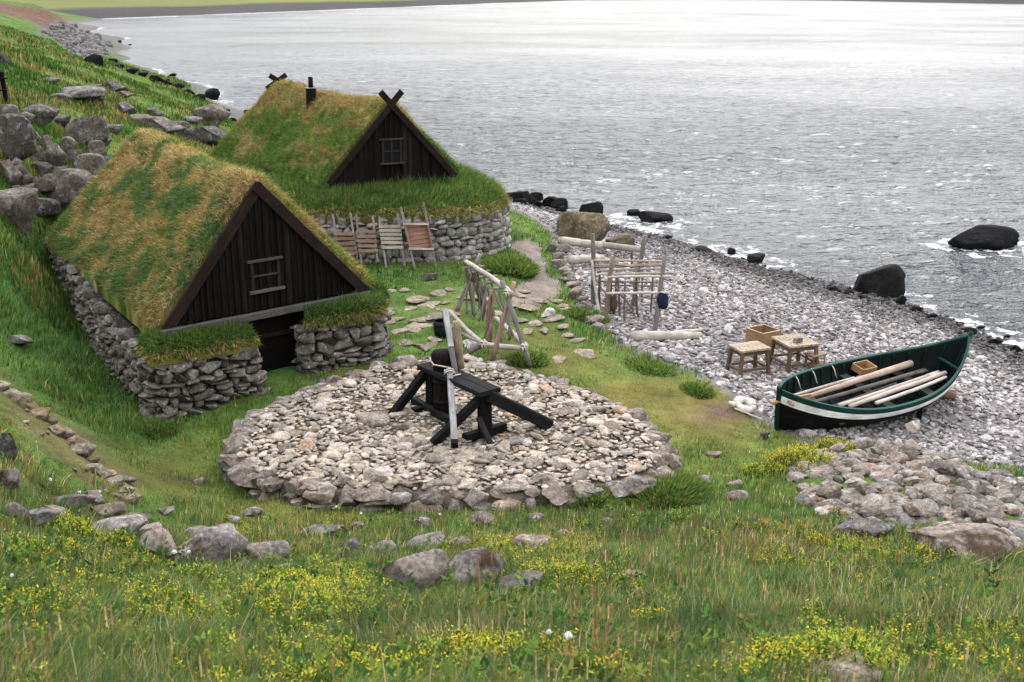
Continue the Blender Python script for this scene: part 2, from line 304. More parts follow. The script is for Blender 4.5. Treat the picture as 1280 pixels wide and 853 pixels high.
# hut footprints
h1w = [(-6.17,18.11),(-2.55,21.0),(-2.6,22.0),(-6.9,29.6),(-10.9,25.7)]
h2w = [(-7.6,31.4),(-6.6,30.2),(-5.2,29.85),(-2.2,29.85),(-1.05,30.3),(-.4,31.2),(-.15,32.5),(-.5,34.6),(-2.5,38),(-6,42),(-11.9,38.8)]
# ------------------------------------------------------------------ ground, beach, path
xs = np.sort(np.concatenate([np.sinh(np.linspace(-4.2, 0, 170))*5, np.sinh(np.linspace(0, 3, 120))[1:]*4])); ys = -6+np.sinh(np.linspace(0, 4.6, 330))*7.2
X, Yg = np.meshgrid(xs, ys); Z = T(X, Yg)
Xf, Yf, Zf = X.ravel(), Yg.ravel(), Z.ravel(); Rf = np.hypot(Xf, Yf)
BL = lambda L: [(G(px, py)[:2], r, w) for px, py, r, w in L]
dryb = BL([(720,450,1.6,.8),(800,500,1.6,.9),(860,520,1.5,1),(900,505,.8,1),(680,420,1.0,.6),(640,440,.8,.5),(760,470,1.2,.7),(240,570,.9,.6),(250,490,.4,.4),(60,530,.8,.9),(110,570,.7,1),(30,505,.6,.9),(140,600,.5,1),(80,560,.6,.9),(215,585,.5,.8),(260,500,.4,.8),(230,615,.5,.7),(520,640,.6,.4),(1000,670,1.2,.6),(940,690,1.0,.6),(900,660,.9,.4),(380,690,.7,.6),(640,685,1.2,.5),(100,95,7,.4),(55,60,8,.5),(540,390,1.2,.35),(480,650,1.4,.5),(340,640,1.0,.5)])
lush = BL([(150,480,1.6,1),(100,430,2,1),(60,360,2,.7),(170,590,.9,.9),(190,540,.5,1),(850,625,.8,1),(800,650,.8,.7),(640,330,1.0,.9),(480,350,1.5,.6),(360,460,.6,.9),(730,400,.7,.8),(880,570,.6,.5),(240,780,1.3,.7),(60,760,1,.6),(900,760,1.3,.5),(1150,790,1.4,.6),(810,460,.5,.9),(640,300,1,.5),(650,450,.6,.8)])
bare = BL([(905,515,.45,1),(880,525,.4,.7),(560,330,.3,.4),(700,370,.3,.3),(260,480,.3,.6),(240,600,.35,.6),(60,510,.5,.5),(100,545,.5,.6),(135,585,.45,.7),(1200,615,.4,.3)])
def blob(x, y, L):
    o = np.zeros(np.shape(x))
    for c, r, w in L: o = np.maximum(o, w*np.exp(-((x-c[0])**2+(y-c[1])**2)/(r*r)))
    return o
GC = {k_: v_*1.3 for k_, v_ in dict(lush=A3(.038, .092, .02), mid=A3(.088, .152, .032), yel=A3(.195, .185, .048), straw=A3(.38, .30, .155), och=A3(.25, .155, .06), blue=A3(.068, .115, .066), red=A3(.2, .105, .06)).items()}
def field(x, y):
    n1 = fbm(x*.55, y*.55, 4, 3); n2 = fbm(x*1.9, y*1.9, 3, 4)
    d = np.clip(blob(x, y, dryb)*1.0+(n1-.5)*1.1+(n2-.5)*.5+.02, 0, 1); l = np.clip(blob(x, y, lush)+(.5-n1)*.9+(n2-.5)*.3, 0, 1); b = np.clip(blob(x, y, bare)*1.4+(n2-.5)*.5-.2, 0, 1)
    return d, l, b
d_, l_, b_ = field(Xf, Yf)
gc = GC['mid'][None]*np.ones((len(Xf), 1)); lerp = lambda a, b, f: a*(1-f[:, None])+b*f[:, None]
gc = lerp(gc, A3(.15, .125, .035), d_*.95); gc = lerp(gc, GC['lush'], l_*.7*(1-d_)); gc = lerp(gc, A3(.14, .095, .065), b_)
gc *= ((.72+.3*d_)*(.55+.9*fbm(Xf*1.3, Yf*1.3, 4, 21)))[:, None]
# bare road bank and shingle of the headland
BANK = [(-80,-6),(0,2),(40,8),(79,20),(74,32),(52,37),(30,24),(0,13),(-80,8)]; ROCKY = [(48,38),(74,31),(90,25),(144,46),(144,57),(120,80),(95,70)]
def onscreen(x, y, z, poly, jit=0.):
    f = y*cp-(z-H)*sp; f = np.where(f < 1, 1, f); qx = 640+FPX*x/f; qy = 426.5-FPX*(y*sp+(z-H)*cp)/f; return inpoly(qx+jit*(fbm(x*.3, y*.3, 3, 4)-.5)*20, qy+jit*(fbm(x*.3, y*.3, 3, 9)-.5)*10, poly) & (y > 60)
gc = np.where(onscreen(Xf, Yf, Zf, BANK, 1.)[:, None], A3(.13, .082, .055), gc)
ibk = inpoly(Xf, Yf, bankp); gc = np.where(ibk[:, None], A3(.125, .12, .045)[None]*(.5+1.*fbm(Xf*3, Yf*3, 4, 5))[:, None], gc)
rk = sst(.8, .3, Zf-(fbm(Xf*.3, Yf*.3, 3, 6)-.5)*1.2)*sst(35, 60, Yf); rk = np.maximum(rk, onscreen(Xf, Yf, Zf, ROCKY, 1.)*1.)
gc = lerp(gc, A3(.13, .125, .12), rk)
inb = inpoly(Xf, Yf, beach); dB = segdist(Xf, Yf, edge, False); inb2 = inb
bc = A3(.2, .185, .185)[None]*(.7+.6*fbm(Xf*2, Yf*2, 3, 8))[:, None]; bc = lerp(bc, A3(.05, .047, .047), sst(.28, .05, Zf))
gc = np.where(inb[:, None], bc, gc); ip = inpoly(Xf, Yf, path); gc = np.where(ip[:, None], A3(.22, .185, .155)[None]*(.85+.3*fbm(Xf*3, Yf*3, 2, 2))[:, None], gc)
nx, ny = len(xs), len(ys); I = np.arange(nx*ny).reshape(ny, nx); Q = np.stack([I[:-1, :-1], I[:-1, 1:], I[1:, 1:], I[1:, :-1]], -1).reshape(-1, 4)
vv = np.stack([Xf, Yf, Zf], 1); fb = inb[Q].all(1); fp = ip[Q].sum(1) >= 2
def sub(name, m, kind='structure'):
    q = Q[m]; u, inv = np.unique(q, return_inverse=True); mb = MB(); mb.add(vv[u], inv.reshape(-1, 4), gc[u]); return tag(mb.build(name, M_soil, org=(0, 0, 0)), kind=kind)
sub('ground', ~fb & ~fp); tag(sub('beach', fb & ~fp)); sub('path', fp & ~fb)
# ------------------------------------------------------------------ sea
m, nt, nd, L = mat('sea_water'); M_water = m
geo = nd('ShaderNodeNewGeometry').outputs['Position']; at = nd('ShaderNodeAttribute', attribute_name='Col').outputs['Color']; sx = nd('ShaderNodeSeparateColor'); L(at, sx.inputs[0])
def wn(scale, sxy, det, rot=.35, rg=.6):
    mp = nd('ShaderNodeMapping'); mp.inputs['Scale'].default_value = (sxy[0], sxy[1], 1); mp.inputs['Rotation'].default_value = (0, 0, rot); L(geo, mp.inputs['Vector'])
    n = nd('ShaderNodeTexNoise', i_Scale=scale, i_Detail=det, i_Roughness=rg); n.noise_dimensions = '2D'; L(mp.outputs[0], n.inputs['Vector']); return n.outputs[0]
w1 = wn(.55, (.55, 1.2), 3., -.3); w2 = wn(1.7, (.6, 1.2), 4., .2, .65); w3 = wn(6., (.7, 1.1), 3., -.1); w0 = wn(.05, (.5, 1.3), 4., .1)
f1 = wn(1.3, (1, 1), 8., .3, .75); f2 = wn(.09, (.45, 1.6), 3., -.15); f3 = wn(.5, (.35, 2.), 6., -.15, .7)
mth = lambda op, a, b: (lambda n: ([L(v, n.inputs[i]) if isinstance(v, bpy.types.NodeSocket) else setattr(n.inputs[i], 'default_value', v) for i, v in enumerate((a, b))], n.outputs[0])[1])(nd('ShaderNodeMath', operation=op))
foam = mth('ADD', mth('MULTIPLY', sx.outputs[0], .66), mth('MULTIPLY', mth('SUBTRACT', f1, .5), 2.2)); rf = ramp(nd, [(.62, 0.), (.82, 1.)]); L(foam, rf.inputs[0])
cap = mth('MULTIPLY', mth('GREATER_THAN', f2, .70), f3); rc = ramp(nd, [(.6, 0.), (.68, .7)]); L(cap, rc.inputs[0]); fo = mth('MAXIMUM', rf.outputs[0], rc.outputs[0])
rr = ramp(nd, [(.3, .07), (.7, .16)]); L(w0, rr.inputs[0])
b = finish(nt, nd, L, mix(nd, L, (.022, .03, .036), (.75, .76, .76), fo), mix(nd, L, rr.outputs[0], (.8, .8, .8), fo), [(mth('MULTIPLY', w1, sx.outputs[1]), 1., .6), (mth('MULTIPLY', w2, sx.outputs[1]), 1., .38), (mth('MULTIPLY', w3, sx.outputs[1]), 1., .08)], .5); b.inputs['IOR'].default_value = 1.33
rad = np.concatenate([np.geomspace(18, 180, 560), np.geomspace(180, 2600, 160)[1:]]); th = np.radians(np.linspace(-44, 56, 560)); RR, TH = np.meshgrid(rad, th, indexing='ij')
wx, wy = (RR*np.sin(TH)).ravel(), (RR*np.cos(TH)).ravel(); tzz = np.full(wx.shape, -3.); mm = (wx > -150) & (wx < 39) & (wy < 330); tzz[mm] = T(wx[mm], wy[mm])
wr = np.abs(fbm(wx*.42-wy*.12, wy*.85+wx*.1, 3, 5)-.5)*-2+.3; wz = (wr*.17+(fbm(wx*.9+wy*.2, wy*1.7, 3, 7)-.5)*.2)*sst(.1, -.5, tzz)*sst(260, 50, RR.ravel())
sh = sst(-.5, -.03, tzz)*(.6+.5*sst(.4, .62, fbm(wx*.16, wy*.16, 2, 4)))
for (px, py, w_) in [(1098,372,1.0),(1232,310,1.4),(818,279,.9),(794,270,.5),(266,128,1.0),(945,331,.5),(737,270,.7)]:
    g_ = U(px, py, 0); sh = np.maximum(sh, .95*sst(1.1, .1, np.hypot((wx-g_[0])*.8, wy-g_[1])-w_))
FS = [(-175,250),(-131,345),(-105,420),(-60,560),(-5,741),(60,900),(160,960),(235,860),(280,700),(330,640),(420,560),(600,520)]
dfs = segdist(wx, wy, FS, False); sh = np.maximum(sh, sst(26, 2, dfs)*.95*(wx < 60)*sst(.3, .5, fbm(wx*.03, wy*.03, 2)))
I2 = np.arange(RR.size).reshape(RR.shape); Q2 = np.stack([I2[:-1, :-1], I2[1:, :-1], I2[1:, 1:], I2[:-1, 1:]], -1).reshape(-1, 4)
Q2 = Q2[(tzz[Q2] < .6).any(1)]
mb = MB(); calm = (.66+.34*sst(170, 45, RR.ravel()))*(.72+.38*sst(.36, .62, fbm(wx*.03+wy*.008, wy*.055, 4, 44))); mb.add(np.stack([wx, wy, wz], 1), Q2, np.stack([sh, calm, sh], 1)); tag(mb.build('sea', M_water, org=(0, 0, 0)), kind='structure')
# far shore of the bay: dark beach, green fields, hills
fs = np.array(FS, float); tn = np.gradient(fs, axis=0); nv = np.stack([-tn[:, 1], tn[:, 0]], 1); nv /= np.linalg.norm(nv, axis=1)[:, None]
tt = np.linspace(0, len(fs)-1, 160); fx = np.interp(tt, np.arange(len(fs)), fs[:, 0]); fy = np.interp(tt, np.arange(len(fs)), fs[:, 1]); ax_ = np.interp(tt, np.arange(len(fs)), nv[:, 0]); ay_ = np.interp(tt, np.arange(len(fs)), nv[:, 1])
offs = np.array([-12, 0, 8, 16, 22, 40, 80, 160, 300, 500, 900]); hz = np.array([-1.5, 0, 1.0, 2.2, 3.0, 3.4, 4.2, 6, 12, 30, 70]); FV = []; FC = []
for o_, h_ in zip(offs, hz):
    sc_ = np.where(fx > 60, .6, 1.); n_ = fbm(fx*.02+o_*.05, fy*.02, 3, 2); w_ = o_+(n_-.5)*8*(o_ > 0)
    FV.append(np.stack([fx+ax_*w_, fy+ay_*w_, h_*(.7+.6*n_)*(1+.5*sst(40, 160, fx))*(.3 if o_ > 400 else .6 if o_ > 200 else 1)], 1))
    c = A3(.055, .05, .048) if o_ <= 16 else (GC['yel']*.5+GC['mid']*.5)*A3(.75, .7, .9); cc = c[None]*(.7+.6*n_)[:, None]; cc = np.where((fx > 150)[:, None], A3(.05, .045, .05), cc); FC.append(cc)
nf = len(tt); I3 = np.arange(nf*len(offs)).reshape(len(offs), nf); Q3 = np.stack([I3[:-1, :-1], I3[:-1, 1:], I3[1:, 1:], I3[1:, :-1]], -1).reshape(-1, 4)
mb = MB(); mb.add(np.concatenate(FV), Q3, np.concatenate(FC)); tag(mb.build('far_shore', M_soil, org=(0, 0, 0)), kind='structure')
# ------------------------------------------------------------------ grass helpers
def blades(mb, P, N, h, w, lean, col):
    n = len(P); az = rng.random(n)*2*math.pi; s = np.stack([np.cos(az), np.sin(az), np.zeros(n)], 1); s -= N*(s*N).sum(1)[:, None]; s /= np.linalg.norm(s, axis=1)[:, None]+1e-9
    h = h[:, None]; w = w[:, None]*.5; mid = P+N*h*.55+lean*h*.22; tip = P+N*h*.92+lean*h*.85
    V = np.stack([P-s*w, P+s*w, mid+s*w*.8, mid-s*w*.8, tip], 1).reshape(-1, 3); b = (np.arange(n)*5)[:, None]
    mb.add(V, [b+np.array([[0, 1, 2, 3]]), b+np.array([[3, 2, 4]])], np.repeat(col, 5, 0))
def grid_scatter(P, n, edge_w=None):
    a, b = P.shape[:2]; A = P[:-1, :-1]; B = P[:-1, 1:]; Cc = P[1:, 1:]; D = P[1:, :-1]
    ar = np.linalg.norm(np.cross(B-A, D-A), axis=2)+np.linalg.norm(np.cross(Cc-B, Cc-D), axis=2); k = rng.choice(ar.size, n, p=(ar/ar.sum()).ravel()); i, j = np.unravel_index(k, ar.shape)
    u, v = rng.random((2, n, 1)); p = (A[i, j]*(1-u)+B[i, j]*u)*(1-v)+(D[i, j]*(1-u)+Cc[i, j]*u)*v
    nn = np.cross(B[i, j]-A[i, j], D[i, j]-A[i, j]); nn /= np.linalg.norm(nn, axis=1)[:, None]+1e-9
    return p, nn, (i+v[:, 0])/(a-1), (j+u[:, 0])/(b-1)
def pick(cols, w):
    w = np.clip(np.stack(w, 1), 1e-4, None); w /= w.sum(1)[:, None]; cs = w.cumsum(1); k = (rng.random(len(w))[:, None] > cs).sum(1).clip(0, len(cols)-1)
    return np.array(cols)[k]*(.6+.8*rng.random((len(w), 1)))*(1+(rng.random((len(w), 3))-.5)*.16)
def gridmesh(P, col, mat_, name, parent, flip=False):
    a, b = P.shape[:2]; I = np.arange(a*b).reshape(a, b); q = np.stack([I[:-1, :-1], I[:-1, 1:], I[1:, 1:], I[1:, :-1]], -1).reshape(-1, 4)
    if flip: q = q[:, ::-1]
    mb = MB(); mb.add(P.reshape(-1, 3), q, col.reshape(-1, 3)); return mb.build(name, mat_, parent)
# ------------------------------------------------------------------ dry stone walls
WPR = [rockproto(3, 4, .7, .95, .06, 1.2, 340+i) for i in range(12)]
WP = [rockproto(3, 9, .5, .85, .07, 4., 40+i) for i in range(14)]
def smooth_line(P, n):
    P = np.asarray(P, float); d = np.r_[0, np.cumsum(np.linalg.norm(np.diff(P, axis=0), axis=1))]; s = np.linspace(0, d[-1], n); return np.stack([np.interp(s, d, P[:, i]) for i in range(P.shape[1])], 1), s
def stone_wall(name, parent, line, ztop, c0, c1, size=(.2, .5), round_=0., batter=.05, base=None, protos=None):
    # line runs so that its right-hand side is the outer face
    P, s = smooth_line(line, max(3, int(np.linalg.norm(np.diff(np.array(line), axis=0), axis=1).sum()/.1))); Ls = s[-1]; mb = MB()
    zt = np.interp(s/Ls, np.linspace(0, 1, len(ztop)), ztop); zb = T(P[:, 0], P[:, 1])-.12 if base is None else np.full(len(s), base); tg = np.gradient(P, axis=0); tg /= np.linalg.norm(tg, axis=1)[:, None]; out = np.stack([tg[:, 1], -tg[:, 0]], 1)
    k = len(s); thick = .5
    f_ = np.concatenate([np.c_[P-out*.10, zb], np.c_[P-out*(.10+batter), zt-.04], np.c_[P-out*thick, zt-.04], np.c_[P-out*thick, zb]])
    I = np.arange(4*k).reshape(4, k); q = np.stack([I[:-1, :-1], I[:-1, 1:], I[1:, 1:], I[1:, :-1]], -1).reshape(-1, 4); mb.add(f_, [q, I[:, 0][None], I[::-1, -1][None]], A3(.035, .03, .025))  # dark backing core paints the shade in the gaps between stones
    hmax = (zt-zb).max(); y = 0.; PP = []; SS = []; AA = []
    while y < hmax-.04:
        ch = rng.uniform(size[0]*.5, size[0]*1.3); x = -rng.random()*.1
        while x < Ls:
            w = rng.uniform(size[0]*.8, size[1]); nst = 1 if (rng.random() < .75 or w < .24) else 2
            for q_ in range(nst):
                hh = ch/nst; cx = x+w/2; cy = y+hh*(q_+.5)+(rng.random()-.5)*.03
                if 0.02 < cx < Ls-.02:
                    zt_ = np.interp(cx, s, zt); zb_ = np.interp(cx, s, zb)
                    if zb_+cy < zt_-.03:
                        fr = cy/max(hmax, .1); o = np.array([np.interp(cx, s, out[:, 0]), np.interp(cx, s, out[:, 1])]); p = np.array([np.interp(cx, s, P[:, 0]), np.interp(cx, s, P[:, 1])])-o*(batter*fr+.05+rng.random()*.05)
                        PP.append([p[0], p[1], zb_+cy]); SS.append([w/2*1.07, rng.uniform(.12, .2), hh/2*1.14]); AA.append(math.atan2(o[1], o[0])+math.pi/2)
            x += w
        y += ch*.94
    PP = np.array(PP); SS = np.array(SS); AA = np.array(AA); n = len(PP); Rm = rotm((rng.random(n)-.5)*.25, (rng.random(n)-.5)*.35, AA+(rng.random(n)-.5)*.25)
    f = rng.random((n, 1)); col = np.array(c0)*(1-f)+np.array(c1)*f; col = col*(.75+.5*rng.random((n, 1)))*(1+(rng.random((n, 3))-.5)*.08)
    merge_rocks(mb, protos or WP, PP, SS, Rm, col); return mb.build(name, M_wall, parent)
# ------------------------------------------------------------------ turf houses
def roof(parent, M0, M1, L0, L1, R0, R1, cf, nb, bulge=.16, rough=.1, hgt=(.14, .34), seed=0):
    ns, nu = 60, 61; s = np.linspace(0, 1, ns)[:, None, None]; u = np.linspace(-1, 1, nu)[None, :, None]
    M = M0+(M1-M0)*s; Ls = L0+(L1-L0)*s; Rs = R0+(R1-R0)*s; au = np.sqrt(u*u+.0045)-.03
    P = np.where(u < 0, M+(Ls-M)*au, M+(Rs-M)*au); nl = np.cross(M1-M0, L0-M0); nl = nrm(nl*np.sign(nl[2])); nr = np.cross(M1-M0, R0-M0); nr = nrm(nr*np.sign(nr[2]))
    N = np.where(u < 0, nl, nr); up = A3(0, 0, 1); wgt = np.clip(np.abs(u)*6, 0, 1); N = N*wgt+up*(1-wgt); ed = np.clip((1-np.abs(u))/.08, 0, 1)**.5*np.clip(s/.03+.35, 0, 1)*np.clip((1-s)/.05+.1, 0, 1)
    nz = (fbm(np.broadcast_to(s, (ns, nu, 1))*9+seed, np.broadcast_to(u, (ns, nu, 1))*5, 4, seed)-.5)*2*rough
    P = P+N*(bulge*(.6+.5*np.cos(u*math.pi/2))*ed+nz*ed+.02)+A3(0, 0, -1)*np.sin(s*math.pi)*.12*(1-np.abs(u))
    S_, U_ = np.broadcast_to(s[..., 0], (ns, nu)), np.broadcast_to(u[..., 0], (ns, nu)); cc = cf(S_.ravel(), U_.ravel(), soil=True).reshape(ns, nu, 3)
    # close with skirts
    low = P.copy(); skirt = np.concatenate([P[:, :1]-A3(0, 0, .28), P, P[:, -1:]-A3(0, 0, .28)], 1); cc2 = np.concatenate([cc[:, :1], cc, cc[:, -1:]], 1)
    o = gridmesh(skirt, cc2, M_soil, 'turf_roof', parent)
    fk = MB(); c_ = skirt[0].mean(0)-A3(0, 0, .3); fk.add(np.concatenate([skirt[0], c_[None]]), np.array([[i+1, i, len(skirt[0])] for i in range(len(skirt[0])-1)]), cc2[0].mean(0)); fk.build('turf_gable_end', M_soil, parent)
    mbk = MB(); bk = skirt[-1]; c_ = bk.mean(0)-A3(0, 0, .3); mbk.add(np.concatenate([bk, c_[None]]), np.array([[i, i+1, len(bk)] for i in range(len(bk)-1)]), cc2[-1].mean(0)); mbk.build('turf_gable_end', M_soil, parent)
    p, nn, ss, uu = grid_scatter(P, nb); nn *= np.sign(nn[:, 2:3]); uu = uu*2-1
    dn = np.where((uu < 0)[:, None], nrm(L0-M0), nrm(R0-M0)); wind = nrm(M0-M1)*.3
    n = len(p); cl = fbm(p[:, 0]*2.5+p[:, 2], p[:, 1]*2.5, 3, seed+3); h = rng.uniform(*hgt, n)*(.5+cl)
    g = nn*.55+up*.55; g /= np.linalg.norm(g, axis=1)[:, None]; vg = ss < .04; nn[vg] = nn[vg]*.6+nrm(M0-M1)*.3; ln = dn*(.75+.5*rng.random((n, 1)))+wind+rng.normal(size=(n, 3))*.38
    m4 = 7000; k4 = rng.random(m4)*(skirt.shape[1]-3)+1; i4 = k4.astype(int); f4 = (k4-i4)[:, None]; e4 = skirt[0][i4]*(1-f4)+skirt[0][i4+1]*f4; u4 = np.clip((k4-1)/(nu-1)*2-1, -1, 1); d4 = np.where((u4 < 0)[:, None], nrm(L0-M0), nrm(R0-M0)); fw = nrm(M0-M1)
    mv = MB(); blades(mv, e4-fw*.03-up*rng.uniform(0, .16, (m4, 1)), d4*.55+fw*.35+rng.normal(size=(m4, 3))*.2, rng.uniform(.07, .17, m4), np.full(m4, .016), -up*.06+rng.normal(size=(m4, 3))*.03, cf(np.zeros(m4)+.01, u4, soil=False)); gv = mv.build('verge_grass', M_leaf, o, smooth=False); gv['kind'] = 'stuff'
    mb = MB(); blades(mb, p-nn*.02, g, h, rng.uniform(.009, .02, n), ln, cf(ss, uu, soil=False)); gr = mb.build('roof_grass', M_leaf, o, smooth=False); gr['kind'] = 'stuff'; return P
def turf_strip(parent, outer, inner, height, nb, colw, hgt=(.2, .45), droop=.12, name='wall_turf', lean_out=.5):
    O, _ = smooth_line(outer, 40); Iq, _ = smooth_line(inner, 40); u = np.linspace(0, 1, 12)[None, :, None]; P = O[:, None]*(1-u)+Iq[:, None]*u; P[..., 2] += (height*np.sin(np.pi*np.clip(u*.85+.12, 0, 1)))[..., 0]
    P[:, 0, 2] -= droop; P[..., 2] += (fbm(P[..., 0]*2, P[..., 1]*2, 3)-.5)*.2*height
    st = np.concatenate([P[:, :1]-A3(0, 0, .1), P], 1); c = np.broadcast_to(colw(np.ones(1))[0]*.7, st.shape); o = gridmesh(st, np.array(c), M_soil, name, parent)
    p, nn, ss, uu = grid_scatter(P, nb); nn *= np.sign(nn[:, 2:3]+1e-6); n = len(p); od = (O-Iq); od[:, 2] = 0; od /= np.linalg.norm(od, axis=1)[:, None]; od = od[np.clip((ss*39).astype(int), 0, 39)]
    g = nn*.4+A3(0, 0, 1)*.7; g /= np.linalg.norm(g, axis=1)[:, None]; cl = fbm(p[:, 0]*2.2, p[:, 1]*2.2, 3, 5); h = rng.uniform(*hgt, n)*(.45+1.1*cl)
    lo = od*lean_out*(1.1-uu[:, None])*1.6+A3(0, 0, -1)*(1-uu[:, None])**2*.8+rng.normal(size=(n, 3))*.35
    cc = colw(cl); ed = (uu < .05+.09*rng.random(n)) & (rng.random(n) < .75); cc[ed] = pick([GC['straw'], GC['och'], GC['yel'], GC['mid']], [np.full(ed.sum(), v) for v in (.5, .8, .7, .5)])
    mb = MB(); blades(mb, p, g, h, rng.uniform(.012, .026, n), lo, cc); gr = mb.build('turf_grass', M_leaf, o, smooth=False); gr['kind'] = 'stuff'; return o
def green_w(cl): return pick([GC['lush'], GC['mid'], GC['yel']*.9, GC['blue']], [.3+.9*(1-cl), 1.1+0*cl, .9*cl, .25+0*cl])
def gable(parent, gl, gr, ap, out, bw=.13, boardc=TAR, finial=0., base_drop=0., barge_w=.2):
    gl, gr, ap = map(lambda a: np.asarray(a, float), (gl, gr, ap)); e = nrm((gr-gl)*A3(1, 1, 0)); W = np.linalg.norm((gr-gl)[:2]); mb = MB(); x = 0.; xa = (ap-gl)@e; up = A3(0, 0, 1)
    while x < W-.01:
        w = min(rng.uniform(bw*.85, bw*1.15), W-x)
        def top(q): return ap[2]*(q/xa)+gl[2]*(1-q/xa) if q < xa else ap[2]*((W-q)/(W-xa))+gr[2]*(1-(W-q)/(W-xa))
        bz = lambda q: gl[2]+(gr[2]-gl[2])*q/W-base_drop
        off = rng.uniform(0, .012); a, b = x+.004, x+w-.004; xs_ = [a, b] if not a < xa < b else [a, xa, b]
        V = []; 
        for dd in (off, off-.05):
            for q in xs_: V.append(gl*A3(1, 1, 0)+e*q+out*dd+up*bz(q))
            for q in xs_[::-1]: V.append(gl*A3(1, 1, 0)+e*q+out*dd+up*max(bz(q)+.01, top(q)-.02))
        k = len(V)//2; fr = [list(range(k)), list(range(2*k-1, k-1, -1))]; sd = [[(i+1) % k, i, k+i, k+(i+1) % k] for i in range(k)]
        V = np.array(V); mb.add(V, [np.array(fr), np.array(sd)], (boardc*(.5+1.1*rng.random())*(1+(rng.random() < .18)*A3(.9, .95, 1.))), np.stack([V[:, 2]*1.2+x*9, (V@e)*14, V[:, 0]*0+x*5], 1))
        # cover batten over the joint
        if x > .05 and top(x)-bz(x) > .12: bar(mb, gl*A3(1, 1, 0)+e*x+out*.022+up*bz(x), gl*A3(1, 1, 0)+e*x+out*.022+up*(top(x)-.06), .045, .025, out, boardc*1.1, segs=2)
        x += w
    g = mb.build('gable_wall', M_tar, parent, smooth=False)
    for a, b_, sg in ((gl, ap, 1), (gr, ap, -1)):
        mb = MB(); d = nrm(b_-a); nn = np.cross(d, out)*sg; nn = nn if nn[2] > 0 else -nn; o2 = out*(.10 if sg > 0 else .13)
        bar(mb, a-d*.12+o2-nn*(barge_w/2-.05), b_+d*(finial+(.0 if finial else .02))+o2-nn*(barge_w/2-.05), barge_w if not finial else barge_w*.85, .055, out, TARB, .06, 6, .006); mb.build('barge_board', M_tar, parent, smooth=False)
    return e
# --- near hut
hut1 = thing('turf_house', 'nearer turf house with straw coloured grass roof, dark gable and doorway', 'house', (-6.5, 23.5, 1.9), 'turf houses above the beach')
gl1, gr1 = A3(-6.2, 19.0, 3.25), A3(-2.95, 21.66, 3.25); ap1 = Yp(318, 229, 20.35); out1 = nrm(A3(.63, -.775, 0))
M0 = ap1+A3(-.02, .05, .0); M1 = Yp(178, 163, 28.0); 
def cf1(s, u, soil):
    n1 = fbm(s*5.5+.4, u*3.2, 4, 12); n2 = fbm(s*17, u*9, 3, 13); low = np.abs(u)
    n4 = fbm(s*40, u*22, 3, 15); straw = np.clip((n1-.5)*2.6+.55*np.exp(-(s/.12)**2)+.3*np.exp(-((low-.1)/.25)**2)+(n2-.5)*3.+(n4-.5)*1.5+.42, 0, 1.6); gw = np.clip((.5-n1)*1.6+.4*(low-.4)+(.5-n2)*3.2+(.5-n4)*2.+.2, 0, 1.3)
    rt = (u > 0)*1.
    r = pick([GC['straw'], GC['och'], GC['yel'], GC['mid'], GC['blue'], GC['lush']], [straw*.9*(1-.5*rt)*(1-.45*low), straw*1.0*(1-.4*rt)*(1-.3*low), .4+rt*.9+0*u, gw*.55+.12+.25*low, gw*.85*(1-rt), gw*.25+.12*low])
    return r*.8 if soil else r*1.1
M0 = M0+out1*.03; roof(hut1, M0, M1, A3(-6.38, 18.93, 3.2)+out1*.03, A3(-10.75, 25.25, 3.4), A3(-2.78, 21.82, 3.2)+out1*.03, A3(-7.0, 29.4, 3.4), cf1, 115000, .15, .08, (.065, .17), 1)
e1 = gable(hut1, gl1, gr1, ap1, out1)
mb = MB(); bar(mb, gl1+out1*.16-e1*.1+A3(0, 0, -.06), gr1+out1*.16+e1*.02+A3(0, 0, -.06), .12, .13, (0, 0, 1), WG*.3, .1, 8, .012); mb.build('sill_beam', M_wood, hut1, smooth=False)
def window(parent, c, e, out, w, h, fcol, boards=False):
    up = A3(0, 0, 1); mb = MB()
    fr = .06
    bar(mb, c-e*w/2-up*h/2+out*.05, c-e*w/2+up*h/2+out*.05, fr, .06, out, fcol); bar(mb, c+e*w/2-up*h/2+out*.055, c+e*w/2+up*h/2+out*.055, fr, .06, out, fcol)
    bar(mb, c+e*(w/2+.09)+up*(h/2+.03)+out*.065, c-e*(w/2+.09)+up*(h/2+.03)+out*.065, .09, .05, up, WG*.24 if boards else WG*.12, jit=.004); bar(mb, c+e*(w/2+.09)-up*(h/2+.03)+out*.075, c-e*(w/2+.09)-up*(h/2+.03)+out*.075, .12, .05, up, WG*.3 if boards else WG*.15, jit=.004)
    if boards: bar(mb, c+e*(w/2-.02)+out*.05, c-e*(w/2-.02)+out*.05, .035, .05, out, WG*.16)
    else: bar(mb, c-e*w/2+out*.047, c+e*w/2+out*.047, .04, .035, out, fcol*1.4); bar(mb, c-up*h/2+out*.045, c+up*h/2+out*.045, .04, .035, out, fcol*1.4)
    f = mb.build('window', M_wood, parent, smooth=False)
    mb = MB(); bar(mb, c-e*(w/2-.02)+out*.026, c+e*(w/2-.02)+out*.026, h-.02, .012, out, (1, 1, 1), .02); mb.build('pane_or_dark_sheet', M_dark if boards else M_glass, f, smooth=False); return f  # with boards: black sheet paints the shade in the opening; otherwise glass
window(hut1, Yp(330, 343, 20.33)*A3(1, 1, 1)+out1*.0, e1, out1, .54, .52, TARB*1.1, True)
hl = smooth_line([(-6.17, 18.11), (-4.42, 19.43)], 3)[0]
WC0, WC1 = (.085, .075, .065), (.21, .19, .165)
